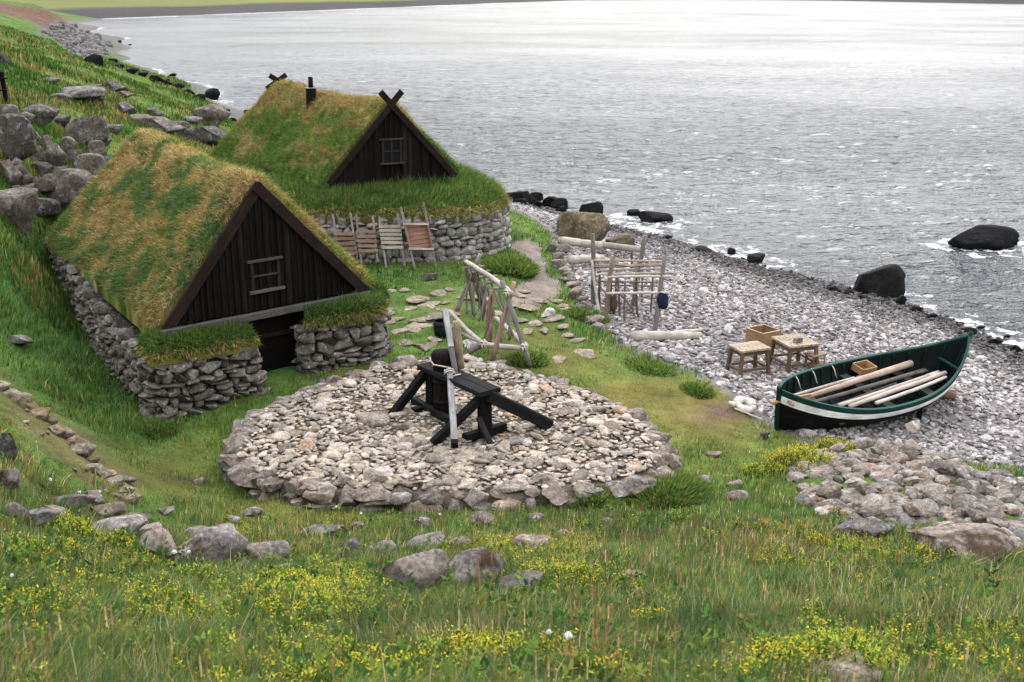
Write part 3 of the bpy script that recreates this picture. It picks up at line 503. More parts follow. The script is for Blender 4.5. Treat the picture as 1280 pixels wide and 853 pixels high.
stone_wall('stone_wall', hut1, [(-10.9, 25.9), (-9.9, 24.0), (-8.6, 21.9), (-7.2, 19.7), (-6.35, 18.3), (-6.05, 18.15), (-5.2, 18.78), (-4.56, 19.3), (-4.9, 20.0)], [3.42, 3.36, 3.28, 3.12, 2.95, 2.9, 2.86, 2.84, 2.84], WC0, WC1, (.17, .46))
stone_wall('stone_wall', hut1, [(-4.3, 20.85), (-3.96, 20.18), (-3.1, 20.65), (-2.55, 20.98), (-2.5, 21.6), (-3.4, 23.7), (-6.9, 29.8), (-10.9, 25.9)], [2.86, 2.86, 2.84, 2.84, 2.9, 3.1, 3.25, 3.42], WC0, WC1, (.19, .44))
turf_strip(hut1, [(-6.5, 18.6, 2.98), (-6.2, 18.2, 2.9), (-5.3, 18.8, 2.87), (-4.6, 19.33, 2.85)], [(-6.5, 19.05, 3.12), (-6.1, 18.95, 3.08), (-5.3, 19.6, 3.03), (-4.95, 19.88, 3.0)], .10, 8500, green_w, (.07, .18), .05)
turf_strip(hut1, [(-3.93, 20.24, 2.87), (-3.1, 20.75, 2.85), (-2.6, 21.02, 2.85), (-2.5, 21.8, 2.95)], [(-3.95, 20.7, 3.02), (-3.3, 21.2, 3.03), (-2.9, 21.6, 3.1), (-2.75, 22.1, 3.2)], .13, 8500, green_w, (.08, .2), .05)
mb = MB(); dr = A3(-4.6, 20.35, 2.0); bar(mb, dr-e1*.75+A3(0, 0, .55), dr+e1*.75+A3(0, 0, .55), 1.4, .06, out1, TAR*.5, .02); d_o = mb.build('door', M_tar, hut1, smooth=False)  # door boards coloured near black to paint the shade of the doorway
mb = MB(); bar(mb, dr-e1*.5+A3(0, 0, .72)+out1*.05, dr+e1*.5+A3(0, 0, .72)+out1*.05, .08, .04, out1, TAR*1.6); mb.build('crossbar', M_tar, d_o, smooth=False)
mb = MB(); fl = [A3(*p, 3.12) for p in [(-6.0, 18.9), (-2.8, 21.5), (-7.0, 28.8), (-10.2, 25.2)]]; mb.add(np.array(fl), np.array([[0, 1, 2, 3]]), TAR); mb.build('painted_dark_ceiling', M_dark, hut1)  # sheet painted near black for the shade seen under the sill beam
# --- far hut
hut2 = thing('turf_house', 'farther turf house with chimney, crossed gable boards and a mossy roof', 'house', (-5.5, 35, 1.9), 'turf houses above the beach')
gl2, gr2 = U(412, 224, 3.88), U(566, 215, 3.88); gm = (gl2+gr2)/2; ap2 = Yp(488, 127, gm[1]+.05); out2 = nrm(A3(gr2[1]-gl2[1], -(gr2[0]-gl2[0]), 0))
N0 = ap2+A3(-.03, .06, -.02); N1 = Yp(347, 103, 39.5)
def cf2(s, u, soil):
    n1 = fbm(s*5+3, u*4, 4, 22); n2 = fbm(s*17, u*9, 3, 23); low = np.abs(u)
    st = np.clip((n1-.5)*2.5+1.1*np.exp(-(low/.25)**2)+(n2-.5)*2.4-.02, 0, 1.4)
    r = pick([GC['och'], GC['straw']*.8, GC['yel']*.9, GC['mid'], GC['lush']], [st*1.4, st*.6, .8*np.exp(-low*1.2), .45+.5*low, np.clip(.05+.5*low+(.5-n1)*1.5, 0, 2)])
    return r*.8 if soil else r*1.1
PR2 = roof(hut2, N0, N1, gl2+A3(-.25, -.1, -.1), A3(-10.6, 38.7, 3.3), gr2+A3(.25, .15, -.1), A3(-5.6, 40.8, 3.6), cf2, 56000, .13, .1, (.08, .18), 6)
e2 = gable(hut2, gl2, gr2, ap2, out2, .15, TAR*1.25, .42, .35, .2)
bkl = N1+A3(0, .12, .02)
for sg in (-1, 1):
    mb = MB(); d = nrm(e2*sg*.95+A3(0, 0, .55)); bar(mb, bkl-d*.5+A3(0, .06*sg, 0), bkl+d*.32+A3(0, .06*sg, .05), .17, .06, nrm(N1-N0), TARB); mb.build('rear_barge_board', M_tar, hut2, smooth=False)
window(hut2, Yp(489, 189, gm[1])+out2*.01, e2, out2, .52, .62, TAR*3)
i_, j_ = 31, 25; cb = PR2[i_, j_]
mb = MB(); bar(mb, cb-A3(0, 0, .25), cb+A3(0, 0, .45), .29, .29, (0, 1, 0), A3(.5, .5, .5), .06); ch = mb.build('chimney', M_black, hut2, smooth=False)
mb = MB(); tube(mb, [cb+A3(0, 0, .43), cb+A3(0, 0, .8)], .075, 12); mb.build('flue_pipe', M_black, ch)
mb = MB(); bar(mb, cb+A3(-.17, 0, .465), cb+A3(.17, 0, .465), .34, .025, (0, 0, 1), A3(.2, .2, .2)); mb.build('chimney_cap', M_wood, ch, smooth=False)
h2l = [(-11.9, 38.6), (-9.5, 34.6), (-7.6, 31.6), (-6.7, 30.3), (-5.2, 29.85), (-3.6, 29.8), (-2.2, 29.85), (-1.1, 30.25), (-.4, 31.1), (-.12, 32.4), (-.4, 34.4), (-2.4, 37.8), (-5.6, 41.6)]
zt2 = [2.9, 2.95, 3.06, 3.1, 3.12, 3.12, 3.1, 3.08, 3.06, 3.04, 3.0, 3.0, 3.0]
stone_wall('stone_wall', hut2, h2l, zt2, (.16, .15, .14), (.42, .39, .36), (.22, .44), protos=WPR)
inn = [(-10.6, 38.7, 3.4), (-8.2, 34.9, 3.5), (-6.0, 32.2, 3.6), (-5.6, 31.7, 3.6), (-5.0, 31.4, 3.55), (-3.6, 31.9, 3.55), (-2.4, 32.4, 3.55), (-1.7, 32.8, 3.6), (-1.5, 33.0, 3.6), (-1.4, 33.3, 3.65), (-1.9, 34.6, 3.7), (-3.6, 37.4, 3.7), (-5.6, 40.6, 3.6)]
turf_strip(hut2, [(x, y, z-.02) for (x, y), z in zip(h2l, zt2)], inn, .12, 52000, green_w, (.11, .28), .10)
# ------------------------------------------------------------------ rocks as single things
protoR = [rockproto(4, 8, .5, .88, .11, 1.0, i) for i in range(7)]; protoA = [rockproto(4, 12, .42, .78, .09, 2.0, 20+i) for i in range(6)]; protoS = [rockproto(4, 7, .6, .92, .09, .6, 60+i) for i in range(8)]; protoF = [rockproto(3, 12, .45, .8, .06, 1.5, 80+i) for i in range(5)]
ME = {}
def rmesh(kind, k, m):
    key = (kind, k, m.name)
    if key not in ME:
        v, f = dict(R=protoR, A=protoA, S=protoS, F=protoF)[kind][k]; mb = MB(); mb.add(v, f); o = mb.build('stone', m, org=(0, 0, 0)); ME[key] = o.data; bpy.data.objects.remove(o)
    return ME[key]
def rock(name, p, s, label, cat='stone', group=None, kind='R', m=None, rz=None, tilt=.2, sink=.25, k=None):
    nk = dict(R=7, A=6, S=8, F=5)[kind]; k = rng.integers(0, nk) if k is None else k
    o = bpy.data.objects.new(name, rmesh(kind, int(k), m or M_rock)); COL.objects.link(o); o.scale = (s[0], s[1], s[2]); o.location = (p[0], p[1], p[2]+s[2]*(1-2*sink))
    o.rotation_euler = ((rng.random()-.5)*tilt*2, (rng.random()-.5)*tilt*2, rng.uniform(-.5, .5) if rz is None else rz); return tag(o, label, cat, group)
def rock_px(name, px, py, w, h, label, group=None, kind='R', m=None, cat='boulder', dp=None, sink=.3, **kw):
    b = G(px, py+h*.42); D = depth(b); a = w*D/FPX/2*1.06; dd = a*(dp or rng.uniform(.55, .85)); se = (H-b[2])/np.linalg.norm(b-A3(0, 0, H)); hh = max((h*D/FPX-dd*se*.9)/(2*(1-sink)*math.sqrt(1-se*se)), a*.22)
    return rock(name, b+A3(0, dd*.6, 0), (a, dd, hh), label, cat, group, kind, m, sink=sink, tilt=.12, **kw)
BF = 'boulders on the hillside left of the near house'
for px, py, w, h, lb in [(102,163,56,42,'large flat-topped grey block, the highest boulder behind the near house roof'),(13,180,46,56,'big sloping boulder cut by the left picture edge beside the low wooden gate'),
 (77,243,60,48,'large rounded boulder closest to the near house roof on the hillside'),(16,258,50,52,'dark boulder at the left edge lowest of the hillside boulders'),(42,142,55,24,'low wide boulder lying just below the dark wooden gate'),
 (258,143,58,28,'grey sloping shore boulder behind the left end of the far house roof'),(253,170,70,20,'long flat rock ledge just behind the near house ridge'),(192,156,62,18,'broken ledge of grey rock above the near house ridge'),
 (85,119,62,14,'long flat grey rock outcrop in the green slope above the boulders')]:
    rock_px('boulder', px, py, w*1.15, h*1.15, lb, BF, 'A', sink=.22)
for px, py, w, h in [(65,195,42,36),(92,196,42,26),(106,212,43,30),(118,190,24,22),(45,229,44,22),(25,218,30,22),(140,108,34,11),(155,135,28,12),(40,168,18,14),(5,76,14,14),(50,213,26,18),(60,262,26,18),(128,176,20,14),(70,212,20,12),(30,235,20,12),(58,180,20,18),(8,215,34,26),(36,190,34,24),(82,182,28,18),(125,205,26,16),(60,228,28,16),(95,232,24,14),(110,178,22,14),(48,262,40,22),(90,268,24,12),(28,146,30,14),(75,150,26,14),(20,240,26,16),(140,160,22,12),(5,140,26,14),(128,230,22,14),(100,112,40,10),(70,122,36,10),(170,148,30,10),(215,158,34,10),(238,150,24,9),(60,100,24,7),(150,118,26,7),(190,140,24,8),(120,124,26,8),(18,205,22,18)]:
    rock_px('boulder', px, py, w*1.1, h*1.12, 'weathered grey boulder among the smaller rocks heaped on the hillside', BF, 'A')
FG = 'stones on the grass slope in front'
for px, py, w, h, lb, mm_ in [(8,557,26,48,'upright grey stone at the left edge above the earth bank',M_rock),(10,602,24,30,'brown mossy stone below the upright stone at the left edge',M_mossrock),(45,648,40,22,'blue-grey stone leftmost in the curved row of rocks',M_rock),(82,630,56,24,'flat topped grey stone behind the yellow flower clump',M_rock),
 (128,642,40,20,'pale stone right of the yellow flower clump in the rock row',M_heap),(152,660,66,30,'pale sloping stone in the middle of the curved rock row',M_heap),(200,682,48,30,'rounded reddish grey stone beside the biggest rock of the row',M_heap),(262,683,72,46,'biggest rock of the curved row, with dark brown patches',M_mossrock),  # biggest rock: dark brown mottling spreads over all its sides
 (322,696,62,30,'pinkish grey flat rock at the right end of the curved row',M_heap),(305,710,30,16,'small rock tucked under the right end of the curved row',M_rock),(350,713,26,14,'small pale stone ending the curved rock row',M_heap),
 (519,721,70,46,'pale wedge shaped rock left of the mossy rock in front of the platform',M_heap),(588,712,74,46,'rock with a brown mossy front face in front of the platform',M_mossrock),(648,733,54,24,'low grey rock right of the mossy rock in front of the platform',M_rock),
 (400,666,55,18,'long dark stone on the grass left of the small stones',M_rock),(438,687,26,24,'round grey stone with rope-grey face below the long dark stone',M_rock),(662,681,48,24,'broad pale stone right of the small scattered stones',M_heap),
 (1050,850,110,26,'flat grey rock at the bottom picture edge under yellow flowers',M_heap),(1212,688,126,40,'rough mossy outcrop below the stone heap at the right edge',M_mossrock),(1092,664,64,26,'low rock outcrop at the lower edge of the stone heap',M_rock),
 (925,621,28,14,'pale stone lying alone in grass between platform and stone heap',M_heap),(685,392,19,13,'bright white stone on the grass beside the stepping stones',M_pale),(538,346,22,13,'grey stone in the grass below the leaning barrows',M_rock),(18,425,38,16,'grey stone half sunk in the meadow left of the near house',M_rock),
 (1142,535,21,18,'round pale stone lying under the boat side',M_pale),(957,545,14,12,'dark grey stone in grass at the end of the boat',M_rock),(590,430,28,12,'flat white stone beside the foot of the long drying rack',M_pale),(731,287,66,48,'huge brown lichen covered boulder at the back of the beach',M_brownrock),(776,303,34,22,'low brown boulder leaning against the huge beach boulder',M_brownrock)]:
    sc1 = 1.18 if py > 620 and w < 80 else 1.; rock_px('stone' if w < 60 else 'boulder', px, py, w*sc1, h*sc1, lb, None, 'S' if mm_ is M_brownrock else 'R' if mm_ is not M_rock else 'A', mm_, cat='stone' if w < 60 else 'boulder', sink=.18)
for px, py, w, h in [(479,685,36,16),(538,678,54,16),(572,679,32,14),(613,685,24,14),(602,649,30,20),(528,653,28,14),(672,648,20,14),(445,657,22,10),(759,653,20,12),(790,720,30,14),(313,640,26,11),(288,650,20,10),(918,606,20,9),(880,600,24,10),(895,568,20,8),(205,640,20,9),(160,600,18,9),(247,602,16,8),(700,668,22,9)]:
    rock_px('stone', px, py, w*1.1, h*1.1, 'small grey stone scattered in the grass in front of the platform', FG, 'R', M_heap, cat='stone', sink=.15)
BK = 'stones along the crest of the earth bank'
for i in range(26):
    t = rng.random() if i > 16 else i/16.; px, py = np.interp(t, [0, .5, .8, 1], [2, 80, 130, 163]), np.interp(t, [0, .5, .8, 1], [482, 540, 590, 618]); o_ = 0 if i <= 16 else rng.uniform(0, 30); w_ = rng.uniform(22, 44) if i <= 16 else rng.uniform(8, 18)
    rock_px('stone', px+rng.uniform(-6, 3)-o_, py+rng.uniform(-2, 5)+o_*.25, w_, w_*.4, 'lichened stone set along the crest of the earth bank', BK, 'A', M_bankst, cat='stone', sink=.55)
for px, py, w, h in [(112,624,34,18),(66,640,30,16),(178,668,40,22),(226,694,34,18),(240,668,36,18),(288,690,34,20),(296,704,26,14),(172,650,34,16),(336,712,24,12),(130,658,36,18),(20,640,30,18),(276,664,30,14)]: rock_px('stone', px, py, w*1.15, h*1.15, 'one of the lesser reddish grey rocks packed into the curved row', 'lesser rocks of the curved row', 'R', M_heap, cat='stone', sink=.15)
SR = 'dark rocks at the edge of the sea'
for px, py, w, h, lb in [(1098,352,68,44,'big black wet rock at the waterline beyond the boat'),(1232,297,96,30,'long black rock standing out in the water at the right'),(266,117,21,18,'dark upright rock in the water left of the far house'),(737,261,34,20,'black rock at the waterline behind the huge beach boulder'),(818,272,46,14,'low black rock in the shallows beyond the beach rack'),(118,76,26,14,'brown rock on the point below the bare headland')]:
    rock_px('sea_rock', px, py, w, h, lb, SR, 'R', M_sea, cat='rock', sink=.33)
for px, py, w, h in [(655,247,36,17),(640,245,24,13),(648,252,20,9),(668,248,24,13),(700,255,22,14),(690,253,26,14),(672,256,16,9),(794,265,20,9),(834,297,18,8),(882,312,26,9),(913,315,13,9),(945,323,26,16),(1126,376,24,14),(1042,362,20,9),(1145,388,18,9),(1165,396,22,9),(1212,414,20,9),(1245,428,26,10),(1270,436,22,12),(307,141,9,6),(165,88,16,8),(192,97,20,9),(215,94,14,4),(235,115,18,8),(222,108,16,7),(250,122,18,8),(178,92,14,6),(205,103,16,7),(150,82,14,6),(140,76,12,5),(208,100,9,4),(280,140,14,8),(290,150,14,8),(150,52,6,3),(162,56,6,2),(1260,421,10,5),(1228,409,14,5),(700,262,18,8),(760,282,14,6),(1080,372,22,9),(1060,366,16,7)]:
    rock_px('sea_rock', px, py, w, h, 'small dark wave-washed rock along the waterline', SR, 'A' if rng.random() < .5 else 'R', M_sea, cat='rock', sink=.3)
# headland riprap: the grey stones below the bare bank
PP_, RR_ = [], []
for i in range(300):
    t = rng.random(); px = np.interp(t, [0, 1], [66, 130])+rng.uniform(-18, 18); py = np.interp(t, [0, 1], [35, 62])+rng.uniform(-10, 14); g_ = G(px, py)
    if inpoly(np.array([px]), np.array([py]), ROCKY)[0]: PP_.append(g_-A3(0, 0, .05)); RR_.append(rng.uniform(1.6, 5.)*depth(g_)/FPX)
PP_ = np.array(PP_); RR_ = np.array(RR_); n = len(PP_); mb = MB(); merge_rocks(mb, WPR, PP_, RR_[:, None]*rng.uniform(.6, 1.1, (n, 3)), rotm(rng.normal(size=n)*.3, rng.normal(size=n)*.3, rng.random(n)*6), A3(.15, .145, .14)*(.5+1.*rng.random((n, 1))))
tag(mb.build('rubble', M_wall), 'grey rubble of the rocky point below the bare headland', 'rubble', kind='stuff')
# flagstones
FL = [G(*p) for p in [(505,366),(525,372),(548,370),(490,384),(512,388),(535,385),(560,378),(580,372),(496,400),(522,398),(545,396),(500,415),(520,412),(535,425),(560,410),(510,428),(490,372),(570,362),(600,372),(645,372),(660,385),(672,376),(690,378),(700,384),(712,390),(650,400),(668,405),(640,415),(690,400),(676,415),(700,408),(705,425),(660,425),(545,380),(530,408),(575,395),(478,392),(515,376),(554,388),(486,410),(527,436),(548,432),(655,365),(640,385),(720,430),(735,445),(700,450),(620,392)]]
for p in FL: rock('flagstone', p+A3(rng.normal()*.08, rng.normal()*.15, .015), (rng.uniform(.14, .38), rng.uniform(.12, .26), rng.uniform(.035, .05)), 'flat buff stepping stone set in the grass between the houses', 'flagstone', 'stepping stones between the houses', 'F', M_flag, tilt=.05, sink=.42, rz=rng.random()*6)
for px, py in [(700,330),(706,338),(712,346),(716,356),(722,364),(726,374),(732,384),(736,394),(742,400),(708,350),(716,368),(724,386),(698,320),(704,312),(748,408),(690,310)]:
    rock_px('stone', px, py, rng.uniform(16, 28), rng.uniform(9, 15), 'grey stone of the low retaining edge between path and beach', 'stones edging the path above the beach', 'A', M_heap, cat='stone')
# the loose heap right
hx = np.array(heap); n = 0; pl = []
for lay in range(2):
    tries = 0; cur = []
    while tries < 4000 and len(cur) < (185 if lay == 0 else 38):
        tries += 1; q = np.array([rng.uniform(hx[:, 0].min(), hx[:, 0].max()), rng.uniform(hx[:, 1].min(), hx[:, 1].max())])
        if not inpoly(q[0], q[1], heap): continue
        de = segdist(q[0], q[1], heap)
        if lay and de < .35: continue
        if any((q[0]-c[0])**2+(q[1]-c[1])**2 < .23**2 for c in cur): continue
        cur.append(q); r = rng.uniform(.1, .22)
        rock('stone', A3(q[0], q[1], tz(q[0], q[1])-.07+lay*.12+min(de, .8)*.06), (r, r*rng.uniform(.6, .95), r*rng.uniform(.35, .6)), 'rough grey stone in the loose stone heap below the boat', 'stone', 'stones of the loose heap below the boat', 'RA'[rng.random() < .3], M_heap, tilt=.35, rz=rng.random()*6, sink=.2)
hr = rng.uniform(hx.min(0), hx.max(0), (800, 2)); hr = hr[inpoly(hr[:, 0], hr[:, 1], heap)]; n = len(hr); r = rng.uniform(.06, .13, n); mb = MB()
merge_rocks(mb, WPR, np.c_[hr, T(hr[:, 0], hr[:, 1])-.01+rng.random(n)*.04], np.stack([r*1.1, r*.9, r*.6], 1), rotm(rng.normal(size=n)*.3, rng.normal(size=n)*.3, rng.random(n)*6), np.array([(.3, .265, .235), (.36, .33, .3), (.3, .22, .17), (.22, .21, .2)])[rng.choice(4, n)]*(.5+.65*rng.random((n, 1)))); tag(mb.build('rubble', M_wall), 'small broken stones between the larger stones of the loose heap', 'rubble', kind='stuff')
# ------------------------------------------------------------------ round stone platform
bp, bs = smooth_line(plat+[plat[0]], 160); cpt = _pa.mean(0); mb = MB(); rings = 14; V = []
for r_ in np.linspace(1, 0.02, rings):
    q = cpt[None]+(bp[:-1]-cpt)*r_*.985; q[:, 2] = pz(q[:, 0], q[:, 1])-.07+.06*(1-r_)+(fbm(q[:, 0]*2, q[:, 1]*2, 3)-.5)*.05; V.append(q)
bq = bp[:-1]*1.0; bq[:, 2] = T(bq[:, 0], bq[:, 1])-.15; V = [bq]+V; kk = len(bq); I = np.arange(kk*len(V)).reshape(len(V), kk); q = np.stack([I[:-1], I[1:], np.roll(I, -1, 1)[1:], np.roll(I, -1, 1)[:-1]], -1).reshape(-1, 4)
mb.add(np.concatenate(V), [q, I[-1][None]], A3(.15, .125, .095)); plo = tag(mb.build('platform', M_soil), kind='structure')
KB = 'kerb stones round the stone platform'
pos = 0.
while pos < bs[-1]-.15:
    w = rng.uniform(.16, .7) if rng.random() < .75 else rng.uniform(.15, .3); c = np.array([np.interp(pos+w/2, bs, bp[:, i]) for i in range(3)]); c2 = np.array([np.interp(pos+w/2+.1, bs, bp[:, i]) for i in range(3)]); tg = c2-c; ang = math.atan2(tg[1], tg[0]); gz = tz(c[0], c[1]); ho = pz(c[0], c[1])-gz; inw = nrm((cpt-c)*A3(1, 1, 0)); kd = rng.choice(list('RAS'))
    hs = rng.uniform(.09, .19)
    rock('kerb_stone', A3(c[0], c[1], pz(c[0], c[1])-hs*(.6+w)*1.45)+inw*(.03+.1*rng.random()), (w/2*1.05, rng.uniform(.12, .34), hs*(.6+w)), 'large grey stone set in the raised rim of the round platform', 'stone', KB, kd, M_heap, rz=ang+rng.normal()*.3, tilt=.25, sink=.2)
    if ho > .06:
        for q_ in range(max(1, int(ho/.15))):
            rock('kerb_stone', A3(c[0], c[1], gz-.06+.17*q_)-inw*(.04+.05*rng.random())+tg*rng.normal()*.5, (w/2, .17, .13), 'large grey stone set in the raised rim of the round platform', 'stone', KB, 'RA'[rng.random() < .5], M_heap, rz=ang+rng.normal()*.1, tilt=.15, sink=.15)
    pos += w*.93
CPr = [rockproto(2, 8, .5, .85, .05, .8, 120+i) for i in range(12)]
def poisson(poly, rmin, n, inset=0.):
    h = np.array([p[:2] for p in poly]); q = rng.uniform(h.min(0), h.max(0), (n, 2)); q = q[inpoly(q[:, 0], q[:, 1], poly)]
    if inset: q = q[segdist(q[:, 0], q[:, 1], poly) > inset]
    cell = {}; keep = []
    for i, (x, y) in enumerate(q):
        a, b = int(x//rmin), int(y//rmin); ok = True
        for da in (-1, 0, 1):
            for db in (-1, 0, 1):
                for j in cell.get((a+da, b+db), ()):
                    if (q[j, 0]-x)**2+(q[j, 1]-y)**2 < rmin*rmin: ok = False; break
                if not ok: break
            if not ok: break
        if ok: cell.setdefault((a, b), []).append(i); keep.append(i)
    return q[keep]
q = poisson(plat, .075, 20000, .12); n = len(q); r = rng.uniform(.036, .075, n)*(1+.9*(rng.random(n) < .1)); r *= .55+.9*fbm(q[:, 0]*1.1, q[:, 1]*1.1, 3); big = rng.random(n) < .05; r[big] = rng.uniform(.09, .19, big.sum())
f = rng.random((n, 1)); pal = np.array([(.2, .18, .165), (.32, .29, .26), (.42, .38, .34), (.36, .34, .33), (.5, .46, .41), (.34, .25, .18)])[rng.choice(6, n, p=[.16, .28, .24, .18, .09, .05])]
mb = MB(); zc = pz(q[:, 0], q[:, 1])-.035+rng.random(n)*.03; merge_rocks(mb, CPr, np.c_[q, zc], np.stack([r*1.15, r*rng.uniform(.7, 1, n), r*rng.uniform(.22, .42, n)], 1), rotm(rng.normal(size=n)*.14, rng.normal(size=n)*.14, rng.random(n)*6.3), pal*A3(1.1, 1.04, .95)*(.7+.5*rng.random((n, 1))))
tag(mb.build('cobbles', M_cob), 'small grey and buff cobbles filling the round stone platform', 'cobbles', kind='stuff')
for px, py, w, h in [(462,524,50,30),(508,534,32,18),(520,555,44,18),(640,608,50,18),(560,600,36,16),(470,598,40,16),(432,600,24,16),(680,600,46,16),(600,505,20,10),(728,540,24,12),(700,515,24,12),(640,480,22,10),(390,605,36,18),(760,590,30,14),(545,575,26,14)]:
    b = U(px, py, pz(*U(px, py, 1.9)[:2])); D = depth(b); rock('paving_stone', b-A3(0, 0, .05), (w*D/FPX/2, h*D/FPX*.9, .09), 'larger flat stone lying among the cobbles of the round platform', 'stone', 'larger flat stones in the platform', 'F', M_heap, tilt=.06, sink=.2)
# ------------------------------------------------------------------ beach shingle
bsh = [G(*p)[:2]+A3(.1, .1) for p in [(640,258),(665,268),(692,290),(702,322),(716,350),(726,378),(745,402),(778,430),(832,453),(882,474),(932,508),(966,533),(1004,548),(1062,551),(1112,558),(1162,570),(1212,580),(1320,598),(1480,640),(1640,700)]]+[U(*p, 0)[:2] for p in [(1720,640),(1560,560),(1400,500),(1279,440),(1200,404),(1130,378),(1060,358),(930,324),(800,288),(690,262),(625,240)]]
PPr = [rockproto(2, 6, .55, .92, .06, .4, 150+i) for i in range(14)]
q = poisson(bsh, .088, 110000); n = len(q); zq = T(q[:, 0], q[:, 1]); r = rng.uniform(.04, .084, n)*(1+.7*(rng.random(n) < .07)); q2 = rng.permutation(n)[:n//3]
q = np.concatenate([q, q[q2]+rng.normal(size=(len(q2), 2))*.06]); zq = np.concatenate([zq, zq[q2]+.05]); r = np.concatenate([r, r[q2]*.7]); n = len(q)
pal = np.array([(.2, .185, .185), (.33, .31, .31), (.45, .425, .425), (.6, .57, .56), (.38, .33, .29), (.28, .275, .27)])[rng.choice(6, n, p=[.16, .25, .25, .14, .1, .1])]*A3(.97, .955, .94)*(.72+.42*rng.random((n, 1)))*(.72+.56*fbm(q[:, 0]*.35, q[:, 1]*.35, 3, 4))[:, None]
r *= .72+.6*fbm(q[:, 0]*.7+9, q[:, 1]*.7, 3, 6); wet = sst(.5, .14, zq+(fbm(q[:, 0]*.8, q[:, 1]*.8, 2)-.5)*.25); pal = pal*(1-.75*wet[:, None])
mb = MB(); merge_rocks(mb, PPr, np.c_[q, zq+r*.15], np.stack([r*1.2, r*rng.uniform(.7, 1, n), r*rng.uniform(.3, .55, n)], 1), rotm(rng.normal(size=n)*.28, rng.normal(size=n)*.28, rng.random(n)*6.3), pal)
tag(mb.build('shingle', M_peb), 'pale grey rounded shingle covering the beach beside the sea', 'shingle', kind='stuff')
SUN_E, SKY_S, EXPO, CLOUD = 1.0, .15, 1.12, .82
# ------------------------------------------------------------------ grass on the ground
NG = 760000; r0, r1 = 4.2, 125.
r = r0*(r1/r0)**rng.random(NG); th = np.radians(rng.uniform(-36, 36, NG)); gx, gy = r*np.sin(th), r*np.cos(th)
# clump the roots
cid = rng.integers(0, NG//14, NG); cr = np.random.default_rng(4); 
gx += rng.normal(size=NG)*r*.002; gy += rng.normal(size=NG)*r*.002
gz = T(gx, gy)
k = gz > .45; k &= ~inpoly(gx, gy, beach) | (segdist(gx, gy, edge, False) < .45*fbm(gx*2, gy*2, 3, 5)-.05)
k &= ~(inpoly(gx, gy, path) & (segdist(gx, gy, path) > .15*rng.random(NG)))
k &= ~(inpoly(gx, gy, plat) & (segdist(gx, gy, plat) > .06)); k &= ~(inpoly(gx, gy, h1w) & (segdist(gx, gy, h1w) > .02)); k &= ~(inpoly(gx, gy, h2w) & (segdist(gx, gy, h2w) > .02))
k &= ~(inpoly(gx, gy, heap) & (rng.random(NG) > .10*(fbm(gx*1.2, gy*1.2, 2, 9) > .5)))
inbk = inpoly(gx, gy, bankp); k &= ~(inbk & (rng.random(NG) < .35)); inbk = inbk | (segdist(gx, gy, bankp) < .5); d, l, b = field(gx, gy); d *= 1-.6*sst(14, 10, r)
k &= rng.random(NG) > b*.9
for p in FL: k &= (gx-p[0])**2+(gy-p[1])**2 > (.2+.1*rng.random(NG))**2
k &= ~onscreen(gx, gy, gz, BANK, 1.) & ~onscreen(gx, gy, gz, ROCKY, 1.)
gx, gy, gz, d, l, b, r, inbk = [a[k] for a in (gx, gy, gz, d, l, b, r, inbk)]; n = len(gx)
E_ = .05; N = np.stack([-(T(gx+E_, gy)-gz)/E_, -(T(gx, gy+E_)-gz)/E_, np.ones(n)], 1); N /= np.linalg.norm(N, axis=1)[:, None]
cl = fbm(gx*1.6, gy*1.6, 3, 6); fg = sst(17, 12, r)
terr = np.exp(-((gx-.9)**2/16+(gy-20.5)**2/14)); short = np.clip(d*1.15+.55*np.exp(-((gx+1.5)**2/6+(gy-24.5)**2/12)), 0, 1)
cl = cl*.65+.35*fbm(gx*4.2, gy*4.2, 2, 7); h = (.02+.25*cl**1.25)*(1-.35*sst(24, 32, r))*(1-.8*short*(1-fg))*(1+.5*l*(1-fg))*(1+.15*fg)*rng.uniform(.5, 1.35, n); h = np.clip(h*np.where(inbk, .45, 1), .03, .5)
w = np.clip(.0008*r, .0045, .05)*rng.uniform(.7, 1.4, n)
wind = A3(.15, -.05, 0)+np.stack([fbm(gx*.8, gy*.8, 2, 8)-.5, fbm(gx*.8, gy*.8, 2, 9)-.5, 0*gx], 1)*1.6
ln = wind+rng.normal(size=(n, 3))*.6; ln[:, 2] *= .25
n5 = fbm(gx*.7+3, gy*.7, 4, 10); n6 = fbm(gx*2.3, gy*2.3, 3, 14)
redw = np.clip((fbm(gx*.9, gy*.9, 3, 15)-.56)*3, 0, .8)*sst(20, 13, r)+1.6*blob(gx, gy, BL([(940,668,.9,1),(1000,690,.7,.8),(880,660,.7,.7),(60,560,.9,.9),(30,600,.6,.8),(380,690,.5,.6),(760,640,.7,.6),(1180,610,.6,.7),(560,770,.7,.4),(850,700,1,.5)]))
colr = pick([GC['lush'], GC['mid'], GC['yel'], GC['straw'], GC['och'], GC['blue'], GC['red']], [.12+1.4*l*(1-.5*fg), .8*(1-d)+.15, .2+.18*fg+1.6*d+1.3*np.clip(n5-.5, 0, 1)*sst(30, 22, r)+.35*fg*np.clip(n6-.45, 0, 1)*3, .03+.2*d+.05*fg+.28*fg*(n6 > .52), .03+.22*d+.05*fg, .1+.5*np.clip(.5-n5, 0, 1)*2+.75*fg, redw*.45])
colr = colr*(.5+1.02*fbm(gx*5.5, gy*5.5, 3, 41))[:, None]*(.72+.56*fbm(gx*1.1, gy*1.1, 3, 42))[:, None]; P = np.stack([gx, gy, gz-.02], 1); mb = MB(); g = N*.35+A3(0, 0, .7)
